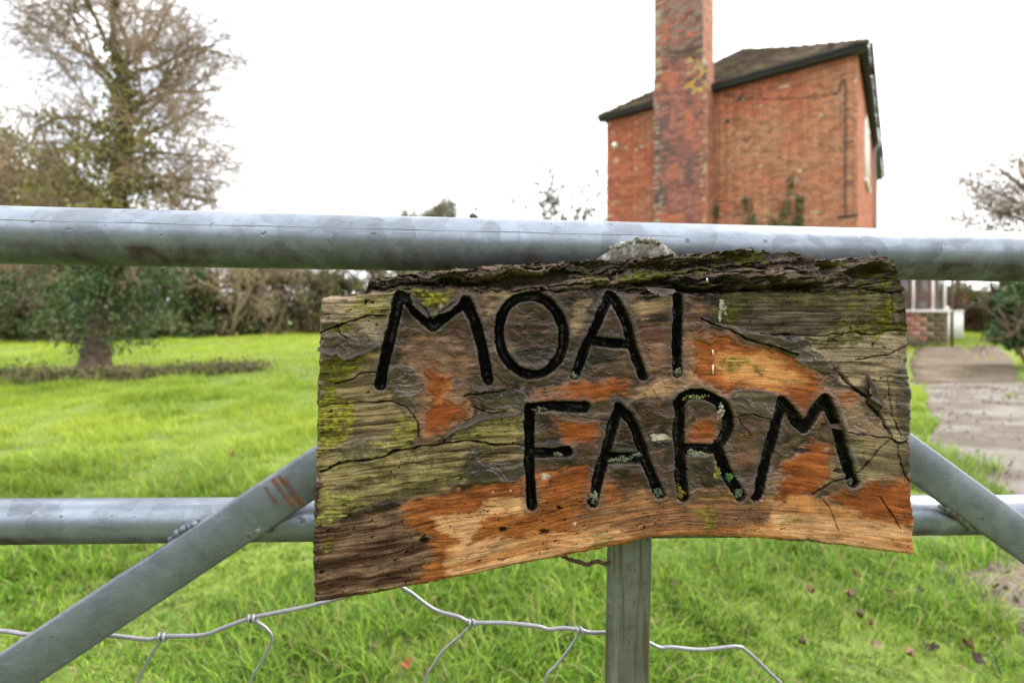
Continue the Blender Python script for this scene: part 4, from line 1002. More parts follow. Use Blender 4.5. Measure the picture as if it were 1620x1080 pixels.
paint([(1235, 775), (1290, 790), (1340, 806), (1445, 832), (1460, 885), (1340, 868), (1240, 852), (1170, 848), (1225, 820)], PALE, 6, 14, 10, 0.95, col2=PAL2, gl_=0.3, gr=0.7)
paint([(1000, 848), (1200, 838), (1240, 852), (1160, 853), (1040, 851)], PAL2, 5, 14, 8, 0.75)
paint([(1225, 740), (1250, 770), (1240, 800), (1222, 800), (1205, 775)], (0.24, 0.15, 0.10), 8, 18, 14, 0.7)
# orange patches of sound timber
for pts, k in ORANGE:
    paint(pts, (0.22, 0.10, 0.055), 13, 20, 14, k * 0.8, gl_=0.6); paint(pts, OR2, 9, 18, 22, k * 0.9, gl_=0.5, gr=0.4); paint(pts, OR1, 7, 18, 30, k, gl_=0.45, gr=0.6, col2=(0.26, 0.074, 0.020), by=fbm(guc * 0.02, gvc * 0.12, 2, 4))
paint([(700, 605), (712, 612), (704, 640), (690, 640)], PAL2, 5, 12, 12, 0.5)
paint([(1140, 556), (1200, 562), (1255, 584), (1270, 604), (1240, 612), (1170, 605), (1130, 590)], (0.60, 0.335, 0.145), 10, 18, 14, 0.9, col2=(0.50, 0.22, 0.075))
# varnish film still standing proud, smoke-grey, glossy
for pts in ([(540, 708), (545, 702), (590, 697), (604, 704), (604, 724), (545, 735)], [(727, 765), (735, 735), (744, 716), (760, 732), (772, 740), (832, 734), (832, 752), (760, 770)],
            [(508, 515), (560, 512), (600, 540), (602, 556), (535, 562), (505, 560)], [(1150, 618), (1240, 622), (1242, 640), (1232, 660), (1165, 655)],
            [(1205, 525), (1280, 545), (1310, 580), (1300, 590), (1240, 560), (1180, 540), (1120, 515)], [(1420, 605), (1445, 560), (1446, 690), (1428, 690)],
            [(790, 610), (835, 625), (840, 655), (790, 650), (770, 640), (745, 625)], [(605, 580), (650, 580), (660, 640), (640, 660), (625, 625)]):
    paint(pts, (0.075, 0.060, 0.050), 2.5, 16, 5, 0.85, gl_=0.95, gr=0.15, h=0.0016, col2=(0.135, 0.112, 0.092))
# moss and algae
def moss(pts, k=1.0, col=MOSS, soft=8, thr=0.42, h=0.0006):
    idx, w_ = region(pts, soft, 24, 18); tex = sstep(thr, thr + 0.16, 0.5 * cell[idx] + 0.5 * fine[idx]); w_ = w_ * k * (0.35 + 0.65 * tex)
    cc = np.asarray(col) * (0.55 + 0.9 * cell[idx])[:, None]
    C[idx] = C[idx] * (1 - w_[:, None]) + cc * w_[:, None]; fuzz[idx] = np.maximum(fuzz[idx], w_); H[idx] += h * w_; gloss[idx] *= (1 - w_)
moss([(545, 478), (620, 466), (650, 456), (720, 455), (700, 478), (680, 495), (640, 470), (610, 492), (560, 492)], 0.95, (0.25, 0.235, 0.028))
moss([(500, 570), (535, 562), (575, 570), (540, 610), (530, 640), (500, 640)], 1.0, (0.16, 0.16, 0.02), 5)
moss([(498, 635), (535, 630), (560, 660), (540, 700), (500, 720)], 1.0, (0.29, 0.27, 0.04), 8, 0.38)
moss([(500, 520), (545, 505), (600, 495), (610, 502), (550, 516), (502, 532)], 0.8, (0.16, 0.15, 0.02), 3)
moss([(620, 660), (660, 675), (650, 705), (600, 715)], 0.8, (0.28, 0.26, 0.045))
moss([(500, 720), (700, 712), (720, 760), (600, 790), (500, 830)], 0.40, (0.29, 0.275, 0.075), 10, 0.46)
moss([(705, 700), (730, 680), (830, 660), (832, 690), (760, 708)], 0.45, (0.34, 0.32, 0.06))
moss([(500, 780), (560, 780), (560, 810), (500, 830)], 0.8, (0.28, 0.275, 0.06))
moss([(1140, 468), (1300, 460), (1440, 475), (1380, 500), (1200, 480), (1160, 515), (1130, 495)], 0.65, (0.15, 0.16, 0.02), 8, 0.44)
moss([(1300, 522), (1375, 500), (1440, 505), (1440, 525), (1340, 540), (1260, 536)], 0.85, (0.12, 0.115, 0.016), 5)
moss([(1375, 490), (1415, 478), (1412, 520), (1380, 522)], 0.9, (0.19, 0.18, 0.02))
moss([(1200, 545), (1260, 555), (1260, 565), (1200, 553)], 0.8, MOSSD, 4)
moss([(1145, 572), (1165, 560), (1200, 572), (1205, 588), (1175, 578), (1150, 592)], 0.8, (0.14, 0.135, 0.02), 3, 0.46)
moss([(1100, 800), (1130, 800), (1130, 830), (1105, 830)], 0.75, (0.24, 0.22, 0.03), 6)
moss([(1230, 822), (1260, 822), (1262, 832), (1232, 832)], 0.7, (0.24, 0.22, 0.03), 4)
moss([(500, 862), (525, 858), (520, 875), (500, 875)], 0.9, (0.24, 0.23, 0.03), 4)
moss([(575, 935), (620, 928), (640, 932), (600, 948)], 0.8, (0.17, 0.16, 0.03), 3)
moss([(930, 852), (955, 845), (950, 866), (930, 868)], 0.7, (0.18, 0.17, 0.03), 4)
moss([(1130, 735), (1142, 735), (1142, 750), (1130, 750)], 0.8, (0.26, 0.22, 0.04), 3); moss([(1205, 750), (1222, 740), (1215, 765), (1203, 770)], 0.7, (0.24, 0.23, 0.03), 3)
# pale flecks: paint remnant and bird lime
for (x, y, rx, ry) in ((1143, 482, 4, 9), (1140, 500, 2.5, 10), (862, 754, 10, 4), (1045, 692, 15, 6), (780, 778, 2, 2), (808, 776, 2, 2), (910, 828, 2.5, 3), (698, 484, 3, 3)):
    d = ((P_ - x) / rx)**2 + ((Q_ - y) / ry)**2 + W2 * 2.5; w_ = sstep(1.2, 0.6, d)[:, None] * 0.8; C = C * (1 - w_) + np.array([0.62, 0.58, 0.52]) * w_
for (x, y, rx, ry) in ((795, 838, 7, 4), (860, 841, 9, 5), (671, 853, 8, 5), (884, 803, 3, 3), (1270, 714, 14, 4), (1330, 745, 12, 4)):
    d = ((P_ - x) / rx)**2 + ((Q_ - y) / ry)**2 + W2 * 2.0; w_ = sstep(1.4, 0.4, d); C *= (1 - 0.8 * w_)[:, None]; H -= 0.0015 * w_
# grain as fine colour lines and mildew specks on the bare timber
ln = fbm(guc * 0.016, gvc * 0.9, 8, 3); C *= (1 - grainy * 0.30 * sstep(0.55, 0.72, ln))[:, None]
ln2 = fbm(guc * 0.03, gvc * 0.35, 3, 4); C *= (1 + (0.4 + grainy) * 0.7 * (ln2 - 0.5))[:, None]; ln3 = fbm(guc * 0.05, gvc * 1.1, 14, 2); C *= (1 - (0.12 + 0.3 * grainy) * sstep(0.56, 0.74, ln3))[:, None]
sp = vnoise(guc * 0.17, gvc * 0.42, 7); zone = sstep(0.45, 0.65, fbm(P_ * 0.025, Q_ * 0.04, 11, 3))
C *= (1 - 0.75 * grainy * zone * sstep(0.83, 0.90, sp))[:, None]
C *= (0.62 + 0.76 * fbm(P_ * 0.05, Q_ * 0.09, 15, 4))[:, None]

wm = (1 - np.clip(fuzz, 0, 1))[:, None]; C = C * (1 - wm) + wm * C * np.array([1.10, 0.98, 0.86]); lum = C.mean(1); C *= (0.80 * np.clip(lum / 0.17, 0.05, 1.15)**0.45)[:, None]
# relief (metres)
H += (fbm(P_ * 0.008, Q_ * 0.012, 2, 3) - 0.5) * 0.0050 + grainy * ((fine - 0.5) * 0.0007 - 0.0004 * sstep(0.55, 0.72, ln)) + fuzz * (cell - 0.4) * 0.0022
H += (1 - sstep(0.3, 0.7, grainy)) * (LSTEP - LSTEP.mean())
H += (1 - grainy) * ((fbm(P_ * 0.03, Q_ * 0.035, 14, 4) - 0.5) * 0.0036 + (fbm(P_ * 0.09, Q_ * 0.10, 7, 3) - 0.5) * 0.0012)
H -= 0.0010 * grainy * zone * sstep(0.83, 0.90, sp)
def crack(pts, half, depth, dark=0.9, warp=12):
    half = half * 0.8; idx, d = line(pts, half, warp); w_ = sstep(half, half * 0.35, d + W2[idx] * half); H[idx] -= depth * w_; C[idx] *= (1 - dark * w_)[:, None]; gloss[idx] *= (1 - 0.7 * w_)
crack([(503, 745), (560, 730), (620, 716), (660, 707), (700, 703), (735, 700), (780, 703), (830, 706)], 2.6, 0.006)
crack([(500, 645), (560, 638), (640, 640)], 1.6, 0.003, 0.6)
crack([(503, 528), (545, 512), (585, 500), (612, 497)], 2.2, 0.003, 0.7)
crack([(534, 512), (540, 528), (548, 538)], 1.3, 0.002, 0.7)
crack([(530, 605), (560, 598), (600, 585)], 1.8, 0.003, 0.8)
crack([(1335, 595), (1360, 625), (1390, 655), (1400, 672), (1412, 694)], 4.0, 0.008, 0.95); crack([(1412, 694), (1390, 715), (1360, 745), (1320, 762), (1285, 782)], 3.0, 0.006, 0.9)
crack([(1412, 694), (1425, 705), (1441, 700)], 3.0, 0.006, 0.9); crack([(1425, 735), (1432, 755), (1446, 772)], 2.2, 0.004, 0.9); crack([(1422, 700), (1424, 720), (1427, 738)], 1.8, 0.003, 0.8)
crack([(1295, 672), (1330, 680), (1375, 688), (1410, 694)], 1.8, 0.003, 0.85); crack([(1160, 662), (1190, 656), (1222, 662)], 1.6, 0.003, 0.8)
crack([(1165, 662), (1180, 680), (1190, 690)], 1.4, 0.002, 0.7); crack([(1360, 570), (1400, 560), (1440, 548)], 2.0, 0.004, 0.85, 14)
crack([(1303, 790), (1316, 808), (1328, 840)], 1.0, 0.002, 0.85, 6); crack([(1394, 787), (1408, 810), (1426, 836)], 1.6, 0.003, 0.9, 6)
crack([(1110, 505), (1160, 528), (1215, 548), (1262, 560)], 2.4, 0.003, 0.75); crack([(1405, 600), (1410, 650), (1428, 692)], 1.8, 0.003, 0.7)
crack([(1200, 527), (1300, 530), (1380, 527), (1440, 522)], 1.5, 0.003, 0.8); crack([(855, 641), (930, 660), (980, 668)], 0.9, 0.001, 0.5)
crack([(700, 703), (704, 690), (718, 680), (750, 664), (780, 656), (830, 654)], 1.8, 0.003, 0.85, 8); crack([(640, 640), (660, 670), (662, 692)], 1.8, 0.002, 0.7, 8)
crack([(1415, 462), (1412, 490), (1416, 512)], 1.6, 0.003, 0.8, 6); crack([(1418, 495), (1440, 490)], 1.6, 0.003, 0.8, 6)
crack([(1290, 640), (1250, 660)], 0.6, 0.0005, 0.3, 6); crack([(735, 628), (770, 622), (800, 618)], 1.8, 0.003, 0.85, 8); crack([(750, 645), (775, 655), (800, 652)], 1.5, 0.002, 0.8, 8)

# letters: V-gouged strokes painted black
LET = [('M', [[(601, 610), (606, 580), (622, 512), (633, 468)], [(633, 468), (650, 480), (668, 500), (685, 516)], [(685, 516), (708, 496), (737, 477)], [(738, 479), (752, 512), (764, 560), (772, 601)]], 9.5),
       ('O', [[(841 + 52 * math.cos(a) + 3 * math.sin(a), 530 + 62 * math.sin(a)) for a in np.linspace(0, 2 * math.pi, 37)]], 8.3),
       ('A', [[(965, 466), (945, 508), (926, 552), (911, 594)], [(965, 466), (980, 488), (994, 522), (1003, 556), (1018, 595)], [(935, 539), (970, 542), (998, 545)]], 8.0),
       ('T', [[(1072, 472), (1071, 530), (1071, 590)]], 9.0),
       ('F', [[(838, 646), (837, 700), (839, 760), (841, 800)], [(838, 645), (880, 642), (927, 643)], [(842, 717), (870, 716), (898, 714)]], 8.8),
       ('A', [[(980, 645), (965, 690), (950, 745), (938, 795)], [(980, 645), (1000, 668), (1016, 712), (1030, 750), (1044, 782)], [(956, 725), (1012, 724)]], 8.8),
       ('R', [[(1075, 637), (1075, 690), (1077, 740), (1080, 784)], [(1075, 637), (1086, 626), (1100, 623), (1122, 627), (1142, 641), (1152, 664), (1150, 688), (1140, 702), (1128, 710), (1082, 711)], [(1134, 706), (1146, 736), (1158, 762), (1171, 784)]], 9.6),
       ('M', [[(1197, 785), (1210, 740), (1225, 680), (1238, 635)], [(1238, 635), (1254, 655), (1272, 678)], [(1272, 678), (1288, 650), (1304, 631)], [(1304, 631), (1316, 660), (1332, 710), (1350, 762)]], 9.6)]
LID = np.zeros(NV, np.int32)
for k, (ch, strokes, half_) in enumerate(LET):
    al = np.concatenate([np.array(s_) for s_ in strokes]); mg = 26
    idx = np.nonzero((P_ > al[:, 0].min() - mg) & (P_ < al[:, 0].max() + mg) & (Q_ > al[:, 1].min() - mg) & (Q_ < al[:, 1].max() + mg))[0]
    X, Y = P_[idx] + WX[idx] * 5, Q_[idx] + WY[idx] * 5
    d = np.min([seg_dist(X, Y, smooth_line(np.array(s_), 5)) for s_ in strokes], 0); hw = (half_ - 0.5) * (1 + 0.22 * W2[idx] + 0.3 * WX[idx])
    ins = d < hw
    prof = np.clip(1 - (d / hw)**2, 0, 1)**0.55
    H[idx] = H[idx] * (1 - 0.6 * ins) - 0.0090 * prof * (1 + 0.25 * W2[idx]) + (0.0007 * (cell[idx] - 0.5) + 0.0006 * fine[idx]) * ins
    lip = np.exp(-((d - hw - 3) / 4.0)**2) * (d > hw); H[idx] += 0.0010 * lip
    halo = sstep(16, 2, d - hw) * (d > hw) * 0.5 * (blotch[idx] > 0.3); C[idx] = C[idx] * (1 - halo[:, None]) + np.array([0.060, 0.048, 0.041]) * halo[:, None]
    gloss[idx] = np.where(d > hw, np.maximum(gloss[idx], sstep(14, 2, d - hw) * 0.85), gloss[idx])
    C[idx[ins]] = np.array([0.0055, 0.005, 0.0045]) * (0.6 + 0.9 * cell[idx[ins]])[:, None]; gloss[idx[ins]] = 0.25 + 0.5 * (fbm(P_[idx[ins]] * 0.05, Q_[idx[ins]] * 0.05, 3, 3) > 0.52)
    em = ins & (d > hw * 0.74) & (fbm(P_[idx] * 0.12, Q_[idx] * 0.12, 4 + k, 3) > 0.56)
    C[idx[em]] = np.array([0.020, 0.019, 0.007]) * (0.4 + cell[idx[em]])[:, None]; gloss[idx[em]] = 0.1
    LID[idx[ins]] = k + 1

# crumbling top edge, bark side out
LINE = np.array([(496, 455), (560, 462), (628, 458), (656, 453), (714, 451), (758, 459), (826, 459), (881, 460), (961, 454), (1013, 462), (1064, 464), (1136, 463), (1209, 460), (1313, 462), (1369, 456), (1413, 461), (1450, 462)], dtype=float)
yl = np.interp(P_, LINE[:, 0], LINE[:, 1]) + W2 * 9
bk = sstep(1.5, -1.5, Q_ - yl) * (P_ > 560)
# layered ledges running along the grain: ridged noise, stepped
rx_, ry_ = P_ * 0.007 + 0.7 * WX, (Q_ + 0.055 * P_) * 0.07 + 1.3 * WY
led = fbm(rx_, ry_, 3, 5, 0.6); rdg = 1 - np.abs(2 * fbm(rx_ * 1.7 + 5, ry_ * 1.5, 7, 4) - 1)
dep = (Q_ - np.interp(P_, TOP[:, 0], TOP[:, 1])) / 55.0
crumb = fbm(P_ * 0.16, Q_ * 0.2, 6, 4, 0.65)
steps = np.floor(led * 7) / 7
HB = -0.004 - 0.013 * (1 - dep) ** 2 * 0.6 + (steps - 0.5) * 0.020 + (led - 0.5) * 0.014 + (crumb - 0.5) * 0.006 - 0.008 * sstep(0.86, 0.97, rdg)
HB = np.where(P_ > 1290, -0.002 + 0.45 * (HB + 0.008), HB)
for pts, hd in (([(680, 452), (740, 445), (812, 441), (860, 432), (893, 430), (896, 441), (840, 450), (760, 452)], 0.014), ([(1342, 427), (1370, 419), (1400, 420), (1410, 432), (1392, 441), (1360, 437)], 0.028),
                ([(1008, 446), (1060, 443), (1055, 452), (1010, 455)], 0.012), ([(1060, 458), (1138, 456), (1136, 462), (1062, 463)], 0.010), ([(1298, 422), (1325, 420), (1325, 430), (1300, 430)], 0.012), ([(1215, 447), (1290, 450), (1285, 458), (1220, 455)], 0.009), ([(590, 452), (700, 443), (700, 447), (592, 456)], 0.008)):
    idx, w_ = region(pts, 3, 8, 6); HB[idx] -= hd * w_
# a proud weathered splinter
for pts, hd in (([(1105, 446), (1150, 430), (1185, 426), (1280, 438), (1292, 448), (1215, 452), (1180, 450), (1130, 452)], 0.010), ([(1060, 446), (1100, 440), (1130, 452), (1090, 458)], 0.008), ([(575, 445), (640, 432), (800, 418), (890, 414), (890, 428), (800, 438), (700, 442), (640, 450), (575, 458)], 0.007)):
    idx, w_ = region(pts, 2.5, 8, 5); HB[idx] += hd * w_
cb = 0.85 * np.array([0.056, 0.044, 0.038]) * (1 - sstep(0.4, 0.65, led))[:, None] + 1.0 * np.array([0.118, 0.086, 0.068]) * sstep(0.4, 0.65, led)[:, None]
w_ = sstep(0.55, 0.72, crumb)[:, None] * sstep(0.35, 0.6, fbm(P_ * 0.012, Q_ * 0.05, 1, 3))[:, None]; cb = cb * (1 - w_) + np.array([0.14, 0.098, 0.065]) * w_
mz = 0.8 * sstep(0.56, 0.68, fbm(P_ * 0.02 + 7, Q_ * 0.09, 12, 4)) * sstep(0.38, 0.55, cell) * sstep(880, 960, P_) 
for pts in ([(985, 436), (1060, 428), (1095, 432), (1060, 442), (990, 446)], [(1160, 396), (1220, 396), (1225, 415), (1165, 412)], [(1205, 452), (1290, 450), (1288, 458), (1205, 460)], [(1385, 430), (1420, 425), (1420, 446), (1390, 446)]):
    idx, w2_ = region(pts, 4, 12, 10); mz[idx] = np.maximum(mz[idx], w2_ * sstep(0.32, 0.5, cell[idx]))
mz = np.clip(mz, 0, 1)[:, None]; cb = cb * (1 - 0.9 * mz) + np.array([0.075, 0.080, 0.013]) * (0.5 + cell)[:, None] * 0.9 * mz
cb = cb * (0.65 + 0.7 * fbm(P_ * 0.3, Q_ * 0.3, 2, 3))[:, None]
HB = np.clip(HB, -0.019, 0.008); H = H * (1 - bk) + HB * bk; C = C * (1 - bk[:, None]) + cb * bk[:, None]; gloss = gloss * (1 - bk) + 0.05 * bk; grainy = grainy * (1 - bk) + 0.5 * bk
edge_line = np.exp(-((Q_ - yl - 1) / 2.2)**2) * (P_ > 560); H -= 0.003 * edge_line; C *= (1 - 0.5 * edge_line)[:, None]
# rounded, chewed arrises
ed = np.minimum(np.minimum(P_ - xl_.ravel(), xr_.ravel() - P_), np.minimum(ybot - Q_, 30 + (Q_ - np.interp(P_, TOP[:, 0], TOP[:, 1])) * 0 + np.where(P_ < 562, Q_ - 468, 30) - 30 * (P_ < 562)))
ed = np.clip(ed, 0, 12); H -= 0.0055 * (1 - ed / 12)**3 * (0.5 + cell)
# faces
co = w2l(gp(P_, Q_, SD), SLOC, GA); co[:, 1] -= H
a = (np.arange(NH - 1)[:, None] * NW + np.arange(NW - 1)[None, :]).ravel()
quads = np.stack([a, a + 1, a + NW + 1, a + NW], -1)
own = np.where((LID[quads] > 0).sum(1) >= 3, LID[quads].max(1), 0)
own = np.where((own == 0) & (bk[quads].mean(1) > 0.5), -1, own)
def wood_mat():
    m = M('weathered_board'); a = m.attr('col'); pr = m.attr('prop'); gr = m.n('Attribute', 1, _attribute_name='grain')
    pc = m.t.nodes.new('ShaderNodeSeparateColor'); m.t.links.new(pr, pc.inputs[0]); glo, grn, fz = pc.outputs[0], pc.outputs[1], pc.outputs[2]
    f1 = m.noise(m.mapping(gr, (60, 1500, 1)), 1.0, 5, 0.6); f2 = m.noise(m.mapping(gr, (500, 800, 1)), 1.0, 4, 0.6)
    v = m.math('ADD', m.math('MULTIPLY', m.math('SUBTRACT', f1, 0.5), m.math('ADD', m.math('MULTIPLY', grn, 0.5), 0.12)), m.math('MULTIPLY', m.math('SUBTRACT', f2, 0.5), 0.7))
    v = m.math('ADD', v, 1.0)
    m.set('Base Color', m.mix(1.0, a, m.n('CombineColor', Red=v, Green=v, Blue=v), 'MULTIPLY'))
    m.set('Roughness', m.math('SUBTRACT', m.math('SUBTRACT', 0.85, m.math('MULTIPLY', glo, 0.68)), m.math('MULTIPLY', m.math('SUBTRACT', f2, 0.5), 0.2)))
    m.set('Specular IOR Level', m.math('MULTIPLY', m.math('MULTIPLY', glo, glo), 0.5))
    m.set('Normal', m.bump(m.math('ADD', m.math('MULTIPLY', f1, grn), m.math('MULTIPLY', f2, 0.5)), 0.5, 0.0009))
    return m.m
MAT['board'] = wood_mat()
PROP = np.stack([gloss, grainy, fuzz, np.ones(NV)], -1).clip(0, 1)
GR = np.stack([guc / 1900.0, gvc / 1900.0, np.zeros(NV)], -1)
def submesh(name, mask, label=None, extra=None):
    q = quads[mask]; used, inv = np.unique(q, return_inverse=True); v = co[used]; qq = inv.reshape(-1, 4); c = C[used]; pr = PROP[used]; gr_ = GR[used]
    if extra is not None:
        ev, eq, src = extra(used, len(v)); v = np.concatenate([v, ev]); qq = np.concatenate([qq, eq]); c = np.concatenate([c, C[src] * 0.9]); pr = np.concatenate([pr, PROP[src]]); gr_ = np.concatenate([gr_, GR[src]])
    me = mesh_np(name, v, qq, np.zeros((0, 3), np.int64), True, c.clip(0, 1))
    at_ = me.attributes.new('prop', 'FLOAT_COLOR', 'POINT'); at_.data.foreach_set('color', np.ascontiguousarray(pr, dtype=np.float32).ravel())
    ag = me.attributes.new('grain', 'FLOAT_VECTOR', 'POINT'); ag.data.foreach_set('vector', np.ascontiguousarray(gr_, dtype=np.float32).ravel())
    me.materials.append(MAT['board']); return link(name, me, sign, None, label)
submesh('board', own == 0)
submesh('bark_edge', own == -1, 'dark crumbling mossy bark along the top edge')
for k, (ch, _, _) in enumerate(LET): submesh('letter', own == k + 1, 'carved black letter ' + ch)
# back and edges of the plank
rim = np.concatenate([np.arange(NW), np.arange(1, NH) * NW + NW - 1, (NH - 1) * NW + np.arange(NW - 2, -1, -1), np.arange(NH - 2, 0, -1) * NW])
fr = co[rim]; bkv = fr.copy(); bkv[:, 1] = 0.026 - 0.0
bkv[:, 1] = (SD - 0.027)
n = len(rim); k = np.arange(n); k2 = (k + 1) % n
g = Geo(); cen = bkv.mean(0)[None]
g.add(np.concatenate([fr, bkv, cen]), np.stack([k, n + k, n + k2, k2], -1), np.stack([n + k, np.full(n, 2 * n), n + k2], -1), np.concatenate([C[rim] * 0.9, C[rim] * 0 + [0.12, 0.09, 0.065], [[0.12, 0.09, 0.065]]]))
g.build('plank_back', vcol_mat('plank_back', 0.85, 90, 0.35, 0.5, 0.002), sign)

# curled flakes of old varnish
def flake_mat():
    m = M('varnish_flake'); p = m.obj(); n1 = m.noise(p, 90, 4, 0.6)
    m.set('Base Color', m.ramp(n1, [(0.35, (0.030, 0.021, 0.016)), (0.65, (0.090, 0.064, 0.047))])); m.set('Roughness', 0.30); m.set('Specular IOR Level', 0.18)
    m.set('Normal', m.bump(n1, 0.3, 0.001)); return m.m
MAT['flake'] = flake_mat()
def flake(att, free, lift, seed, base=0.001):
    r_ = np.random.default_rng(seed); n = 22; nv_ = 8
    def res(p): 
        p = np.array(p, dtype=float); L = np.concatenate([[0], np.cumsum(np.linalg.norm(np.diff(p, axis=0), axis=1))]); u_ = np.linspace(0, L[-1], n); return np.stack([np.interp(u_, L, p[:, 0]), np.interp(u_, L, p[:, 1])], -1)
    A_, B_ = res(att), res(free); B_ = B_ + r_.normal(0, 1.0, B_.shape)
    uu = np.linspace(0, 1, nv_)
    B_ = A_ + (B_ - A_) * (0.12 + 0.88 * np.sin(np.linspace(0.12, math.pi - 0.25, n)))[:, None]**0.7 * r_.uniform(0.8, 1.1, (n, 1))
    pts = A_[None] * (1 - uu[:, None, None]) + B_[None] * uu[:, None, None]
    up_ = base + 0.0008 * uu[:, None] + 0.8 * lift * uu[:, None]**6 * (0.55 + 0.9 * vnoise(np.arange(n)[None] * 0.35, uu[:, None] * 0 + seed, 3))
    w = w2l(gp(pts[..., 0], pts[..., 1], SD), SLOC, GA); w[..., 1] -= up_
    f_ = w.reshape(-1, 3); bk_ = f_ + [0, 0.0005, 0]
    a_ = (np.arange(nv_ - 1)[:, None] * n + np.arange(n - 1)[None]).ravel(); q = np.stack([a_, a_ + n, a_ + n + 1, a_ + 1], -1); N0 = len(f_)
    rim_ = np.concatenate([np.arange(n), np.arange(1, nv_) * n + n - 1, (nv_ - 1) * n + np.arange(n - 2, -1, -1), np.arange(nv_ - 2, 0, -1) * n]); k_ = np.arange(len(rim_)); k3 = (k_ + 1) % len(rim_)
    g = Geo(); g.add(np.concatenate([f_, bk_]), np.concatenate([q, q[:, ::-1] + N0, np.stack([rim_[k_], rim_[k3], N0 + rim_[k3], N0 + rim_[k_]], -1)])); g.build('varnish_flake', MAT['flake'], sign, True)
flake([(503, 549), (530, 552), (560, 550), (598, 545)], [(505, 563), (530, 566), (534, 558), (540, 572), (560, 567), (597, 556)], 0.0045, 1)
flake([(748, 608), (775, 612), (800, 610)], [(738, 621), (770, 618), (802, 613)], 0.0045, 4)
flake([(652, 465), (668, 482), (680, 500)], [(644, 470), (660, 490), (676, 506)], 0.0030, 6)
flake([(728, 466), (715, 478), (692, 492)], [(736, 472), (722, 486), (698, 502)], 0.0035, 7)
flake([(1300, 672), (1340, 668), (1372, 678)], [(1335, 682), (1355, 686), (1372, 688)], 0.0030, 10)
flake([(1372, 590), (1385, 610), (1398, 640)], [(1352, 605), (1370, 630), (1392, 655)], 0.0050, 11)
flake([(1020, 455), (1040, 456), (1064, 458)], [(1014, 464), (1036, 470), (1066, 467)], 0.0060, 13, 0.004)
flake([(700, 690), (716, 676), (760, 656), (826, 649)], [(706, 698), (720, 684), (762, 664), (828, 656)], 0.0026, 16)
# lichen tufts in the letter ends
MAT['lichen'] = vcol_mat('lichen', 0.95, 400, 0.3, 0.4, 0.0006)
def lichen(x, y, rx, ry, col, n, seed, size=0.0016):
    r_ = np.random.default_rng(seed); a_ = r_.uniform(0, 6.283, n); q = np.sqrt(r_.random(n)); ks = r_.integers(0, 7, n); ox, oy = r_.normal(0, 0.5, 7)[ks] * rx, r_.normal(0, 0.5, 7)[ks] * ry; sz = r_.uniform(0.2, 0.6, 7)[ks]
    X, Y = x + ox + rx * sz * q * np.cos(a_), y + oy + ry * sz * q * np.sin(a_)
    w = w2l(gp(X, Y, SD), SLOC, GA)
    j = ((Q_.reshape(NH, NW)[:, 0] > 0).sum()); 
    hgt = np.array([H[np.argmin((P_[::3] - xx)**2 + (Q_[::3] - yy)**2) * 3] for xx, yy in ((x, y), (x + rx * 0.6, y), (x - rx * 0.6, y))]).mean()
    w[:, 1] -= hgt * 0.7 + 0.0018 + r_.uniform(0, 0.0018, n) * (1 - q**2)
    g = Geo(); leaves(g, w, size * r_.uniform(0.6, 1.3, n), leafcols(r_, n, [col, tuple(c * 1.3 for c in col), tuple(c * 0.55 for c in col)], [0.5, 0.3, 0.2], 0.15), r_, 0, 1.1); g.build('lichen', MAT['lichen'], sign)
PG, YG, BG, WH = (0.27, 0.29, 0.19), (0.26, 0.19, 0.03), (0.17, 0.22, 0.14), (0.40, 0.38, 0.31)
for k, a_ in enumerate(((937, 786, 11, 16, PG, 260), (1072, 590, 9, 7, PG, 130), (1043, 777, 8, 9, BG, 150), (1077, 781, 10, 10, YG, 170), (1170, 781, 9, 9, BG, 160), (1159, 758, 5, 7, (0.12, 0.27, 0.09), 80), (985, 726, 27, 6, PG, 330),
                    (1106, 718, 22, 8, PG, 300), (1139, 655, 5, 14, WH, 90), (884, 720, 8, 3, PG, 60), (911, 594, 6, 6, BG, 60), (1350, 762, 6, 5, BG, 50), (855, 648, 12, 3, (0.22, 0.25, 0.15), 50), (1133, 744, 5, 7, (0.33, 0.27, 0.07), 60), (1100, 629, 22, 4, (0.28, 0.30, 0.10), 70), (1143, 486, 4, 8, WH, 60))):
    lichen(*a_, 40 + k)
# old staples
MAT['staple'] = simple('bright_staple', (0.75, 0.72, 0.66), 0.35, 0.6)
for (x0, y0, x1, y1) in ((1127, 553, 1129, 563), (1128, 577, 1128, 592), (1118, 440, 1120, 447)):
    w = w2l(gp([x0, x1], [y0, y1], SD + 0.0012), SLOC, GA); g = Geo(); tube(g, w, 0.0006, 6); g.build('staple', MAT['staple'], sign)
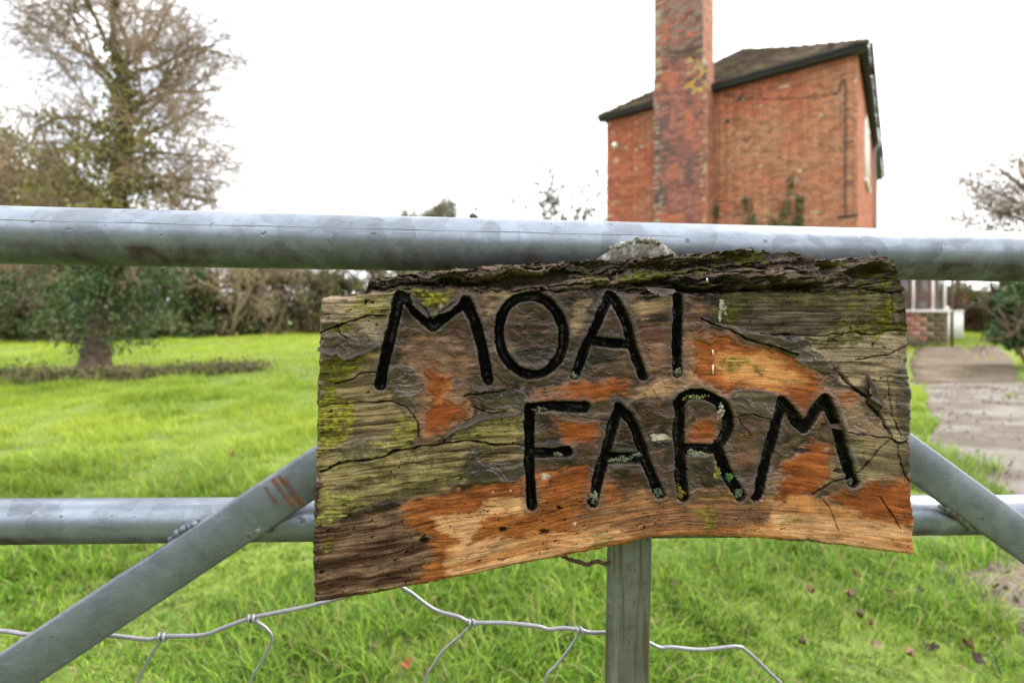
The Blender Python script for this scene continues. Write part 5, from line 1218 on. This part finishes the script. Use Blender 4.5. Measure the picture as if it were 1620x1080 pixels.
# ------------------------------------------------------------------ trees and shrubs
def branch(r, p, d, L, rad, lvl, spec, out):
    """grow one limb and its children; out collects (points, radii, level)"""
    n = 6 if lvl < 2 else 4
    pts = [np.array(p, dtype=float)]; d = np.array(d, dtype=float); d /= np.linalg.norm(d)
    for k in range(n):
        d = d + r.normal(0, spec['wob'] * (1 + 0.4 * lvl), 3) + np.array([0, 0, spec['up'][min(lvl, len(spec['up']) - 1)]]) / n
        d /= np.linalg.norm(d); pts.append(pts[-1] + d * L / n)
    pts = np.array(pts); tip = 0.35 if lvl < spec['max'] else 0.2
    radii = np.linspace(rad, max(rad * tip, spec['rmin']), n + 1); out.append((pts, radii, lvl))
    if lvl >= spec['max']: return
    nc = spec['n'][lvl]
    for k in range(nc):
        f = r.uniform(spec['start'][lvl], 1.0); i_ = min(int(f * n), n - 1); q = pts[i_] + (pts[i_ + 1] - pts[i_]) * (f * n - i_)
        ax_ = pts[i_ + 1] - pts[i_]; ax_ /= np.linalg.norm(ax_); s_ = np.cross(ax_, r.normal(size=3)); s_ /= np.linalg.norm(s_) + 1e-9
        a_ = r.uniform(*spec['ang']); cd = ax_ * math.cos(a_) + s_ * math.sin(a_)
        branch(r, q, cd, L * r.uniform(*spec['len']) * (1.15 - 0.45 * f), radii[i_] * spec['rr'], lvl + 1, spec, out)
def limbs_to(geo_big, geo_twig, out, cbig, ctwig, cut=2, minr=0.0):
    for pts, radii, lvl in out:
        if lvl < cut: tube(geo_big, pts, radii, 8, cbig)
        else: tube(geo_twig, pts, np.maximum(radii, minr), 3, ctwig, cap=False)
def localise(out, loc): return [(p - np.asarray(loc), r_, l) for p, r_, l in out]

# ivy-clad bare tree standing at the left
tl = ground_pt(150, 588); tl[2] = float(gz(tl[0], tl[1])) - 0.03
tree = thing('ivy_tree', 'bare old tree with ivy-clad trunk at left of the lawn', 'tree', tuple(tl))
r = np.random.default_rng(31); out = []
trunk = np.array([at(150, 588, 8.6), at(152, 540, 8.6), at(165, 470, 8.6), at(180, 400, 8.65), at(188, 320, 8.7), at(192, 250, 8.7), at(196, 190, 8.7), at(197, 140, 8.7), at(188, 105, 8.7), at(175, 60, 8.6)])
trunk[0, 2] = tl[2] - 0.05
tr_pts = smooth_line(trunk, 4); tr_r = np.interp(np.linspace(0, 1, len(tr_pts)), [0, 0.06, 0.15, 0.5, 0.75, 1], [0.26, 0.21, 0.18, 0.14, 0.10, 0.04])
spec = dict(wob=0.13, up=[0.15, 0.05, -0.1, -0.15], max=4, n=[7, 9, 7, 6], start=[0.15, 0.12, 0.1, 0.1], ang=(0.35, 1.0), len=(0.5, 0.8), rr=0.52, rmin=0.004)
limb_specs = [((196, 145), (-0.8, 0.1, 0.75), 2.3), ((192, 115), (0.35, -0.2, 0.9), 2.0), ((197, 175), (0.85, 0.2, 0.45), 1.9), ((190, 300), (0.95, 0.1, 0.28), 1.75), ((194, 215), (-0.9, -0.2, 0.55), 2.4), ((186, 330), (-1.0, 0.2, 0.25), 2.0), ((185, 90), (-0.3, 0.2, 1.0), 1.8), ((195, 200), (0.7, -0.4, 0.4), 1.7), ((190, 275), (0.75, 0.5, 0.15), 1.7), ((180, 380), (0.95, -0.1, -0.05), 1.5), ((176, 410), (-0.9, -0.3, 0.05), 1.6), ((192, 130), (0.7, 0.1, 0.75), 1.9), ((192, 240), (0.95, -0.1, 0.1), 1.7), ((196, 160), (-0.95, 0.3, 0.35), 2.3), ((190, 110), (0.6, 0.3, 0.85), 1.8), ((197, 185), (0.9, -0.3, 0.6), 1.8), ((186, 95), (-0.75, -0.2, 0.8), 2.0), ((194, 225), (0.9, 0.3, 0.35), 1.8), ((180, 70), (0.3, 0.1, 1.0), 1.4), ((192, 255), (-0.95, 0.1, 0.5), 2.1)]
for (pp, dd, L) in limb_specs:
    p0 = at(pp[0], pp[1], 8.68); branch(r, p0, dd, L, 0.042, 1, spec, out)
gb, gt = Geo(), Geo()
barkc = np.array([0.105, 0.066, 0.05])
tube(gb, tr_pts - tl, tr_r * (1 + 0.15 * r.normal(size=len(tr_r))).clip(0.8, 1.3), 14, barkc)
for k in range(6):                                        # root flare
    a_ = k * 1.05 + r.uniform(-0.3, 0.3); tube(gb, [np.array([0, 0, 0.42]) + 0.1 * np.array([math.cos(a_), math.sin(a_), 0]), np.array([0.2 * math.cos(a_), 0.2 * math.sin(a_), 0.13]), np.array([0.42 * math.cos(a_), 0.42 * math.sin(a_), -0.02])], [0.1, 0.085, 0.03], 8, barkc)
limbs_to(gb, gt, localise(out, tl), np.array([0.18, 0.14, 0.08]), np.array([0.27, 0.19, 0.125]), 2, 0.0042)
gb.build('trunk', MAT['bark'], tree, True); gt.build('crown', MAT['bark'], tree)
# ivy: dense round the stem, thinner along the lower limbs, a skirt of hanging clumps
gi = Geo(); ipos = []
for k in range(len(tr_pts)):
    f = k / (len(tr_pts) - 1)
    if f < 0.045: continue
    dens = int(np.interp(f, [0.04, 0.3, 0.5, 0.72, 0.85, 1], [120, 260, 300, 200, 110, 20])); sp_ = np.interp(f, [0.04, 0.35, 0.55, 0.8, 1], [0.16, 0.30, 0.26, 0.13, 0.07])
    ipos.append(tr_pts[k] + r.normal(0, 1, (dens, 3)) * [sp_, sp_, 0.13])
for pts, radii, lvl in out:
    if lvl == 1 and pts[0][2] < 4.3:
        for k in range(4): ipos.append(pts[k] + r.normal(0, 1, (70, 3)) * 0.13)
for (x, y, d_, sx, sz, n_) in ((120, 470, 8.4, 0.55, 0.35, 1400), (215, 470, 8.8, 0.45, 0.35, 1300), (170, 440, 8.3, 0.6, 0.25, 1200), (235, 520, 9.2, 0.5, 0.2, 900), (130, 270, 8.7, 0.35, 0.30, 700), (95, 300, 8.9, 0.5, 0.22, 800), (160, 240, 8.7, 0.25, 0.22, 500), (235, 300, 8.7, 0.28, 0.2, 350), (90, 500, 8.9, 0.4, 0.25, 700)):
    c = at(x, y, d_); m_ = n_ // 40
    cl = c + r.normal(0, 1, (m_, 3)) * [sx, 0.4, sz]
    for q in cl: ipos.append(q + r.normal(0, 0.11, (40, 3)))
ivc = np.concatenate([np.clip((np.array([0.05, 0.088, 0.024]) if q[:, 2].mean() < 2.0 else np.array([0.19, 0.18, 0.045])) * r.uniform(0.55, 1.5) + np.array([0.05, 0.03, 0.01]) * (r.random() < 0.25), 0, 1) * r.uniform(0.75, 1.25, (len(q), 1)) for q in ipos]); ipos = np.concatenate(ipos)
keep_ = (ipos[:, 2] > 0.72) | ((np.abs(ipos[:, 0] - tl[0] - 0.1) < 0.45) & (ipos[:, 2] > 0.25)); ipos, ivc = ipos[keep_], ivc[keep_]
leaves(gi, ipos - tl, r.uniform(0.035, 0.075, len(ipos)), ivc, r, 0.6, 1.1)
gi.build('ivy', MAT['ivy'], tree)

def shrub(name, label, cat, px0, base_d, half_w, height, ncl, per, cols, wts, seed, leaf=0.10, twigs=40, tw_col=(0.18, 0.13, 0.09), group=None, low=0.0, spread_d=None, twr=0.007, nleaf=0.5):
    """a bush: stems that fork from the ground and clumps of leaves through its volume"""
    r = np.random.default_rng(seed); loc = np.array([(px0 - CX) / F * base_d, base_d, 0.0]); loc[2] = float(gz(loc[0], loc[1])) - 0.02
    o = thing(name, label, cat, tuple(loc), 0, group); spread_d = spread_d or half_w * 0.7
    gs, gw, gl_ = Geo(), Geo(), Geo(); outb = []
    sp = dict(wob=0.16, up=[0.25, 0.1, 0.0, -0.1], max=3, n=[5, 4, 4], start=[0.25, 0.1, 0.1], ang=(0.35, 1.0), len=(0.4, 0.75), rr=0.55, rmin=0.004)
    ns = max(3, twigs // 8)
    for k in range(ns):
        b0 = np.array([r.uniform(-0.55, 0.55) * half_w, r.uniform(-0.5, 0.5) * spread_d, 0.0]); dd = np.array([b0[0] / half_w * 0.9 + r.normal(0, 0.2), r.normal(0, 0.25), 1.0])
        branch(r, b0, dd, height * r.uniform(0.55, 0.95), 0.012 * height + 0.02, 0, sp, outb)
    limbs_to(gs, gw, outb, np.array(tw_col) * 0.9, np.array(tw_col), 1, twr)
    gs.build('stem', MAT['bark'], o, True); gw.build('twigs', MAT['bark'], o, kind='stuff')
    cen = []
    while len(cen) < ncl:
        q = r.uniform(-1, 1, 3); rad_ = np.linalg.norm(q * [1, 1, 1]) if q[2] > -0.1 else np.linalg.norm(q[:2])
        if rad_ > 1 or rad_ < nleaf * r.random(): continue
        z = low * height + (q[2] * 0.5 + 0.5) * height * (1 - low); bul = 0.75 + 0.5 * vnoise(q[0] * 3 + seed, q[2] * 3, 4)
        cen.append((q[0] * half_w * bul, q[1] * spread_d, z * bul))
    cen = np.array(cen); pos = (cen[:, None] + r.normal(0, 1, (ncl, per, 3)) * half_w * 0.085).reshape(-1, 3); pos[:, 2] = np.maximum(pos[:, 2], 0.02)
    cc = leafcols(r, ncl, cols, wts, 0.2); cc = np.repeat(cc, per, axis=0) * r.uniform(0.75, 1.25, (ncl * per, 1))
    leaves(gl_, pos, leaf * r.uniform(0.6, 1.3, len(pos)), cc, r, 0.3, 1.4); gl_.build('crown', MAT['leaf'], o); return o
OLIVE, DKG, TAN, BRN, YOL = (0.13, 0.125, 0.04), (0.05, 0.085, 0.025), (0.26, 0.19, 0.11), (0.16, 0.105, 0.07), (0.24, 0.21, 0.06)
HG = 'shrubs of the boundary hedge'
# boundary hedge on the left, from the far left to behind the sign
shrub('hedge_tree', 'tall olive hedge tree filling the left edge above the rail', 'tree', -40, 19.0, 3.2, 9.0, 330, 55, [OLIVE, DKG, TAN, YOL], [3, 1, 4, 3], 101, 0.13, 56, TAN, HG)
shrub('hedge_tree', 'dark green leafy hedge tree at far left behind the ivy tree', 'tree', 60, 21.5, 3.0, 8.0, 300, 55, [OLIVE, DKG, TAN, YOL], [3, 2, 3, 2], 102, 0.13, 48, TAN, HG)
shrub('hedge_tree', 'tan twiggy hedge tree right behind the ivy tree trunk', 'tree', 165, 20.5, 2.3, 5.8, 180, 55, [OLIVE, DKG, TAN, YOL], [3, 2, 2, 2], 103, 0.12, 48, TAN, HG)
shrub('hedge_shrub', 'dense dark evergreen shrub between ivy tree and bare brown scrub', 'shrub', 255, 18.5, 1.9, 3.9, 170, 55, [DKG, (0.06, 0.11, 0.035), OLIVE, BRN], [4, 3, 1, 1], 104, 0.11, 40, BRN, HG)
shrub('hedge_shrub', 'pale straw coloured scrub with arching bare stems in the hedge', 'shrub', 335, 19.5, 2.0, 4.3, 110, 45, [TAN, OLIVE, BRN, (0.10, 0.14, 0.05)], [4, 2, 2, 1], 105, 0.10, 90, (0.30, 0.23, 0.14), HG)
shrub('hedge_shrub', 'olive brown scrub beside the straw coloured stems', 'shrub', 405, 21.0, 2.1, 4.4, 170, 50, [OLIVE, TAN, BRN, (0.09, 0.14, 0.05)], [3, 2, 3, 1], 106, 0.10, 64, (0.2, 0.14, 0.1), HG)
shrub('hedge_shrub', 'dark brown thicket in the hedge left of the sign', 'shrub', 470, 23.0, 2.3, 4.3, 190, 50, [BRN, OLIVE, DKG, TAN], [3, 2, 3, 1], 107, 0.11, 56, (0.13, 0.09, 0.065), HG)
shrub('hedge_shrub', 'low brownish green shrub partly hidden by the sign corner', 'shrub', 550, 25.0, 2.4, 3.9, 190, 50, [BRN, OLIVE, DKG, (0.09, 0.12, 0.04)], [3, 2, 3, 1], 108, 0.12, 48, (0.14, 0.1, 0.07), HG)
shrub('hedge_shrub', 'hedge shrub behind the left part of the sign', 'shrub', 640, 27.0, 2.4, 3.6, 130, 45, [BRN, OLIVE, DKG], [2, 2, 3], 109, 0.13, 40, (0.14, 0.1, 0.07), HG)
shrub('hedge_shrub', 'dark ivy covered mound at the foot of the far left hedge', 'shrub', 20, 17.0, 2.2, 2.6, 150, 50, [DKG, OLIVE, (0.07, 0.12, 0.04), BRN], [3, 2, 2, 1], 110, 0.11, 32, BRN, HG)
shrub('hedge_shrub', 'dark shrub filling the gap behind the ivy tree stump', 'shrub', 140, 16.5, 1.8, 2.3, 130, 50, [DKG, OLIVE, BRN, TAN], [3, 2, 2, 1], 111, 0.10, 32, BRN, HG)
# line of brambles and dead grass on the lawn in front of the ivy tree
def brambles():
    r = np.random.default_rng(61); a0, a1 = ground_pt(-90, 606), ground_pt(415, 584); loc = (a0 + a1) / 2
    o = thing('bramble_strip', 'low strip of brambles and dead stems across the lawn by the ivy tree', 'brambles', tuple(loc))
    gs, gl_ = Geo(), Geo()
    for k in range(330):
        f = r.random(); p = a0 + (a1 - a0) * f + np.array([r.normal(0, 0.05), r.normal(0, 0.22), 0]) - loc; p[2] = float(gz(p[0] + loc[0], p[1] + loc[1]))
        hh = r.uniform(0.06, 0.24) * (1 - 0.3 * f); dx = r.normal(0, 0.35); dy = r.normal(0, 0.15)
        pts = np.array([p, p + [dx * 0.3, dy * 0.3, hh * 0.9], p + [dx * 0.7, dy * 0.7, hh], p + [dx, dy, hh * 0.35]]); tube(gs, smooth_line(pts, 3), 0.004, 3, np.array([0.2, 0.155, 0.09]) * r.uniform(0.5, 1.3), cap=False)
    n = 5200; f = r.random(n); pos = a0 + (a1 - a0) * f[:, None] + np.stack([r.normal(0, 0.06, n), r.normal(0, 0.25, n), np.abs(r.normal(0, 0.085, n)) * (1.25 - 0.5 * f)], -1) - loc
    pos[:, 2] += gz(pos[:, 0] + loc[0], pos[:, 1] + loc[1]) + 0.015
    leaves(gl_, pos, r.uniform(0.02, 0.05, n), leafcols(r, n, [(0.12, 0.135, 0.035), (0.07, 0.085, 0.03), (0.2, 0.15, 0.08), (0.28, 0.13, 0.06), (0.17, 0.2, 0.05)], [3, 3, 2, 0.5, 2]), r, 0, 1.8)
    gs.build('stem', MAT['bark'], o); gl_.build('foliage', MAT['leaf'], o)
brambles()
# distant trees over the rail and wispy shrub by the house
shrub('distant_tree', 'round distant tree top showing over the rail in the centre', 'tree', 676, 60.0, 4.4, 14.8, 480, 50, [(0.11, 0.12, 0.06), (0.19, 0.16, 0.10), (0.08, 0.09, 0.05)], [2, 2, 2], 120, 0.20, 48, (0.2, 0.16, 0.12), None, 0.35, None, 0.02)
shrub('distant_tree', 'small pointed distant tree tip over the rail', 'tree', 748, 66.0, 1.6, 15.2, 170, 50, [(0.09, 0.10, 0.06), (0.14, 0.13, 0.08)], [2, 1], 121, 0.24, 12, (0.2, 0.16, 0.12), None, 0.35, None, 0.02)
def wispy(name, label, px0, d_, h, seed, n_stem, leafn, leafc, lsz, half):
    r = np.random.default_rng(seed); loc = np.array([(px0 - CX) / F * d_, d_, 0.0]); o = thing(name, label, 'shrub', tuple(loc))
    outb = []; sp = dict(wob=0.10, up=[0.1, 0.15, 0.1], max=2, n=[5, 3], start=[0.5, 0.3], ang=(0.25, 0.6), len=(0.22, 0.4), rr=0.5, rmin=0.006)
    for k in range(n_stem): branch(r, (r.normal(0, half * 0.25), r.normal(0, 0.2), 0), (r.normal(0, half / h * 0.9), 0, 1.0), h * r.uniform(0.7, 1.0), 0.03, 0, sp, outb)
    gs, gw, gl_ = Geo(), Geo(), Geo(); limbs_to(gs, gw, outb, np.array([0.12, 0.1, 0.08]), np.array([0.15, 0.125, 0.10]), 1, 0.011)
    gs.build('stem', MAT['bark'], o); gw.build('twigs', MAT['bark'], o, kind='stuff')
    pos = np.concatenate([p[r.integers(1, len(p), 1)] + r.normal(0, 0.1, (1, 3)) for p, _, l in outb for _k in range(leafn) if l > 0])
    leaves(gl_, pos, lsz * r.uniform(0.6, 1.3, len(pos)), leafcols(r, len(pos), leafc, [1] * len(leafc)), r, 0.3, 1.5); gl_.build('crown', MAT['leaf'], o)
wispy('wispy_shrub', 'thin wispy shrub with few leaves left of the house', 900, 24.0, 7.4, 130, 12, 5, [(0.16, 0.12, 0.08), (0.10, 0.09, 0.06)], 0.13, 1.6)
wispy('wispy_shrub', 'single tall bare shoot rising left of the house', 882, 23.0, 9.2, 131, 2, 5, [(0.16, 0.12, 0.08)], 0.12, 0.5)
# climbers at the foot of the gable wall
def climber(px_, py_top, w_px, seed, label, n_shoot, cols):
    r = np.random.default_rng(seed); x = x_at(px_, 0.12); zt = CAMH + (HY - py_top) / F * (HOUSE_A[1] - 0.624 * x)
    c = lw(x, -0.14, 0.0); o = thing('climbing_plant', label, 'climber', c, HOUSE_RZ); gs, gl_ = Geo(), Geo(); sc = (HOUSE_A[1] - 0.624 * x) / F
    for k in range(n_shoot):
        xt = (r.uniform(-1, 1) if k else 0) * w_px * sc * 0.5; top = zt * (1.0 if k == 0 else r.uniform(0.74, 0.96))
        P = smooth_line([(xt * 0.2, 0, 0), (xt * 0.4, 0.02, top * 0.5), (xt * 0.9 + r.normal(0, 0.03), 0.04, top * 0.85), (xt + r.normal(0, 0.05), 0.05, top)], 8); tube(gs, P, np.linspace(0.02, 0.006, len(P)), 5, (0.12, 0.1, 0.06))
        n = 110; f = r.uniform(0.15, 1, n); idx = (f * (len(P) - 1)).astype(int); pos = P[idx] + r.normal(0, 1, (n, 3)) * [0.09, 0.035, 0.07] * (1.25 - f[:, None] * 0.75); pos[:, 1] = np.minimum(pos[:, 1], 0.1)
        leaves(gl_, pos, r.uniform(0.05, 0.10, n), leafcols(r, n, cols, [1] * len(cols)), r, 0.3, 1.3)
    gs.build('stem', MAT['bark'], o); gl_.build('foliage', MAT['ivy'], o)
CLG = [(0.07, 0.12, 0.035), (0.11, 0.15, 0.045), (0.15, 0.14, 0.06)]
climber(1247, 276, 46, 141, 'tallest green climber spreading up the middle of the gable wall', 6, CLG)
climber(1185, 310, 22, 142, 'thin climber with few shoots left of the tallest climber', 2, [(0.13, 0.12, 0.06), (0.10, 0.12, 0.05)])
climber(1130, 322, 14, 143, 'dark ivy in the angle between chimney and gable wall', 3, [(0.05, 0.09, 0.03), (0.08, 0.13, 0.04)])
# right-hand side: brown-leaved tree, ivy bush by the path, hedge beyond the lawn
def side_tree():
    r = np.random.default_rng(151); loc = np.array([(1650 - CX) / F * 21, 21.0, 0.0]); o = thing('brown_leaved_tree', 'bare branching tree with withered brown leaves at the right edge', 'tree', tuple(loc)); outb = []
    sp = dict(wob=0.12, up=[0.1, 0.12, 0.0, -0.1], max=4, n=[9, 6, 5, 4], start=[0.25, 0.15, 0.1, 0.1], ang=(0.5, 1.1), len=(0.42, 0.7), rr=0.5, rmin=0.006)
    branch(r, (0, 0, 0), (0.02, 0, 1), 7.6, 0.2, 0, sp, outb)
    for k in range(6): branch(r, (0, 0, 2.2 + 0.75 * k), (-0.9, r.normal(0, 0.4), 0.5 + 0.12 * k), 2.9, 0.07, 1, sp, outb)
    gs, gw, gl_ = Geo(), Geo(), Geo(); limbs_to(gs, gw, outb, np.array([0.13, 0.10, 0.08]), np.array([0.16, 0.12, 0.09]), 2, 0.0065)
    gs.build('trunk', MAT['bark'], o, True); gw.build('twigs', MAT['bark'], o, kind='stuff')
    ends = np.array([p[-1] for p, _, l in outb if l >= 3]); n = len(ends) * 3; pos = ends[r.integers(0, len(ends), n)] + r.normal(0, 0.12, (n, 3))
    leaves(gl_, pos, r.uniform(0.05, 0.10, n), leafcols(r, n, [(0.30, 0.19, 0.10), (0.22, 0.15, 0.09), (0.34, 0.24, 0.13), (0.14, 0.11, 0.06)], [2, 3, 1, 2]), r, 0.4, 1.4); gl_.build('crown', MAT['leaf'], o)
side_tree()
shrub('ivy_bush', 'dark glossy green ivy bush beside the path at right', 'bush', 1640, 9.0, 0.72, 1.72, 120, 55, [(0.04, 0.10, 0.03), (0.06, 0.14, 0.045), (0.10, 0.19, 0.07), (0.035, 0.075, 0.025)], [3, 3, 1, 2], 152, 0.075, 16, BRN, None, 0.28)
RG = 'shrubs beyond the porch'
shrub('garden_shrub', 'brown and olive shrub behind the white cabinet', 'shrub', 1530, 25.0, 1.5, 2.4, 110, 45, [OLIVE, BRN, TAN, DKG], [3, 2, 1, 2], 153, 0.11, 56, BRN, RG)
shrub('garden_shrub', 'russet brown shrub in the middle beyond the path', 'shrub', 1572, 24.0, 1.4, 2.5, 110, 45, [BRN, (0.22, 0.12, 0.07), OLIVE], [3, 2, 1], 154, 0.11, 56, BRN, RG)
shrub('garden_shrub', 'olive shrub beyond the ivy bush at the right edge', 'shrub', 1625, 22.0, 1.6, 2.8, 120, 45, [OLIVE, DKG, BRN], [3, 2, 1], 155, 0.11, 40, BRN, RG)
shrub('garden_shrub', 'tall green shrub hidden mostly behind the porch', 'shrub', 1490, 28.0, 1.6, 2.6, 100, 45, [OLIVE, DKG, BRN], [3, 2, 1], 156, 0.12, 32, BRN, RG)

# unseen hedge added behind the camera for dark reflections in zinc and varnish
r = np.random.default_rng(171); g = Geo(); n = 26000
hx = r.uniform(-11, 11, n); top_ = 3.3 + 0.9 * (fbm(hx * 0.4, hx * 0, 4, 3) - 0.5) * 2; hz = r.random(n)**0.8 * top_; hy = -4.6 - r.random(n) * 1.3 + 0.5 * (fbm(hx * 0.9, hz * 0.9, 6, 3) - 0.5)
leaves(g, np.stack([hx, hy, hz], -1), r.uniform(0.07, 0.15, n), leafcols(r, n, [DKG, OLIVE, BRN, TAN], [4, 3, 2, 1]), r, 0.2, 1.4)
o = g.build('reflection_hedge', MAT['leaf'], kind='stuff'); tag(o, 'unseen hedge added behind the camera for dark reflections', 'hedge')
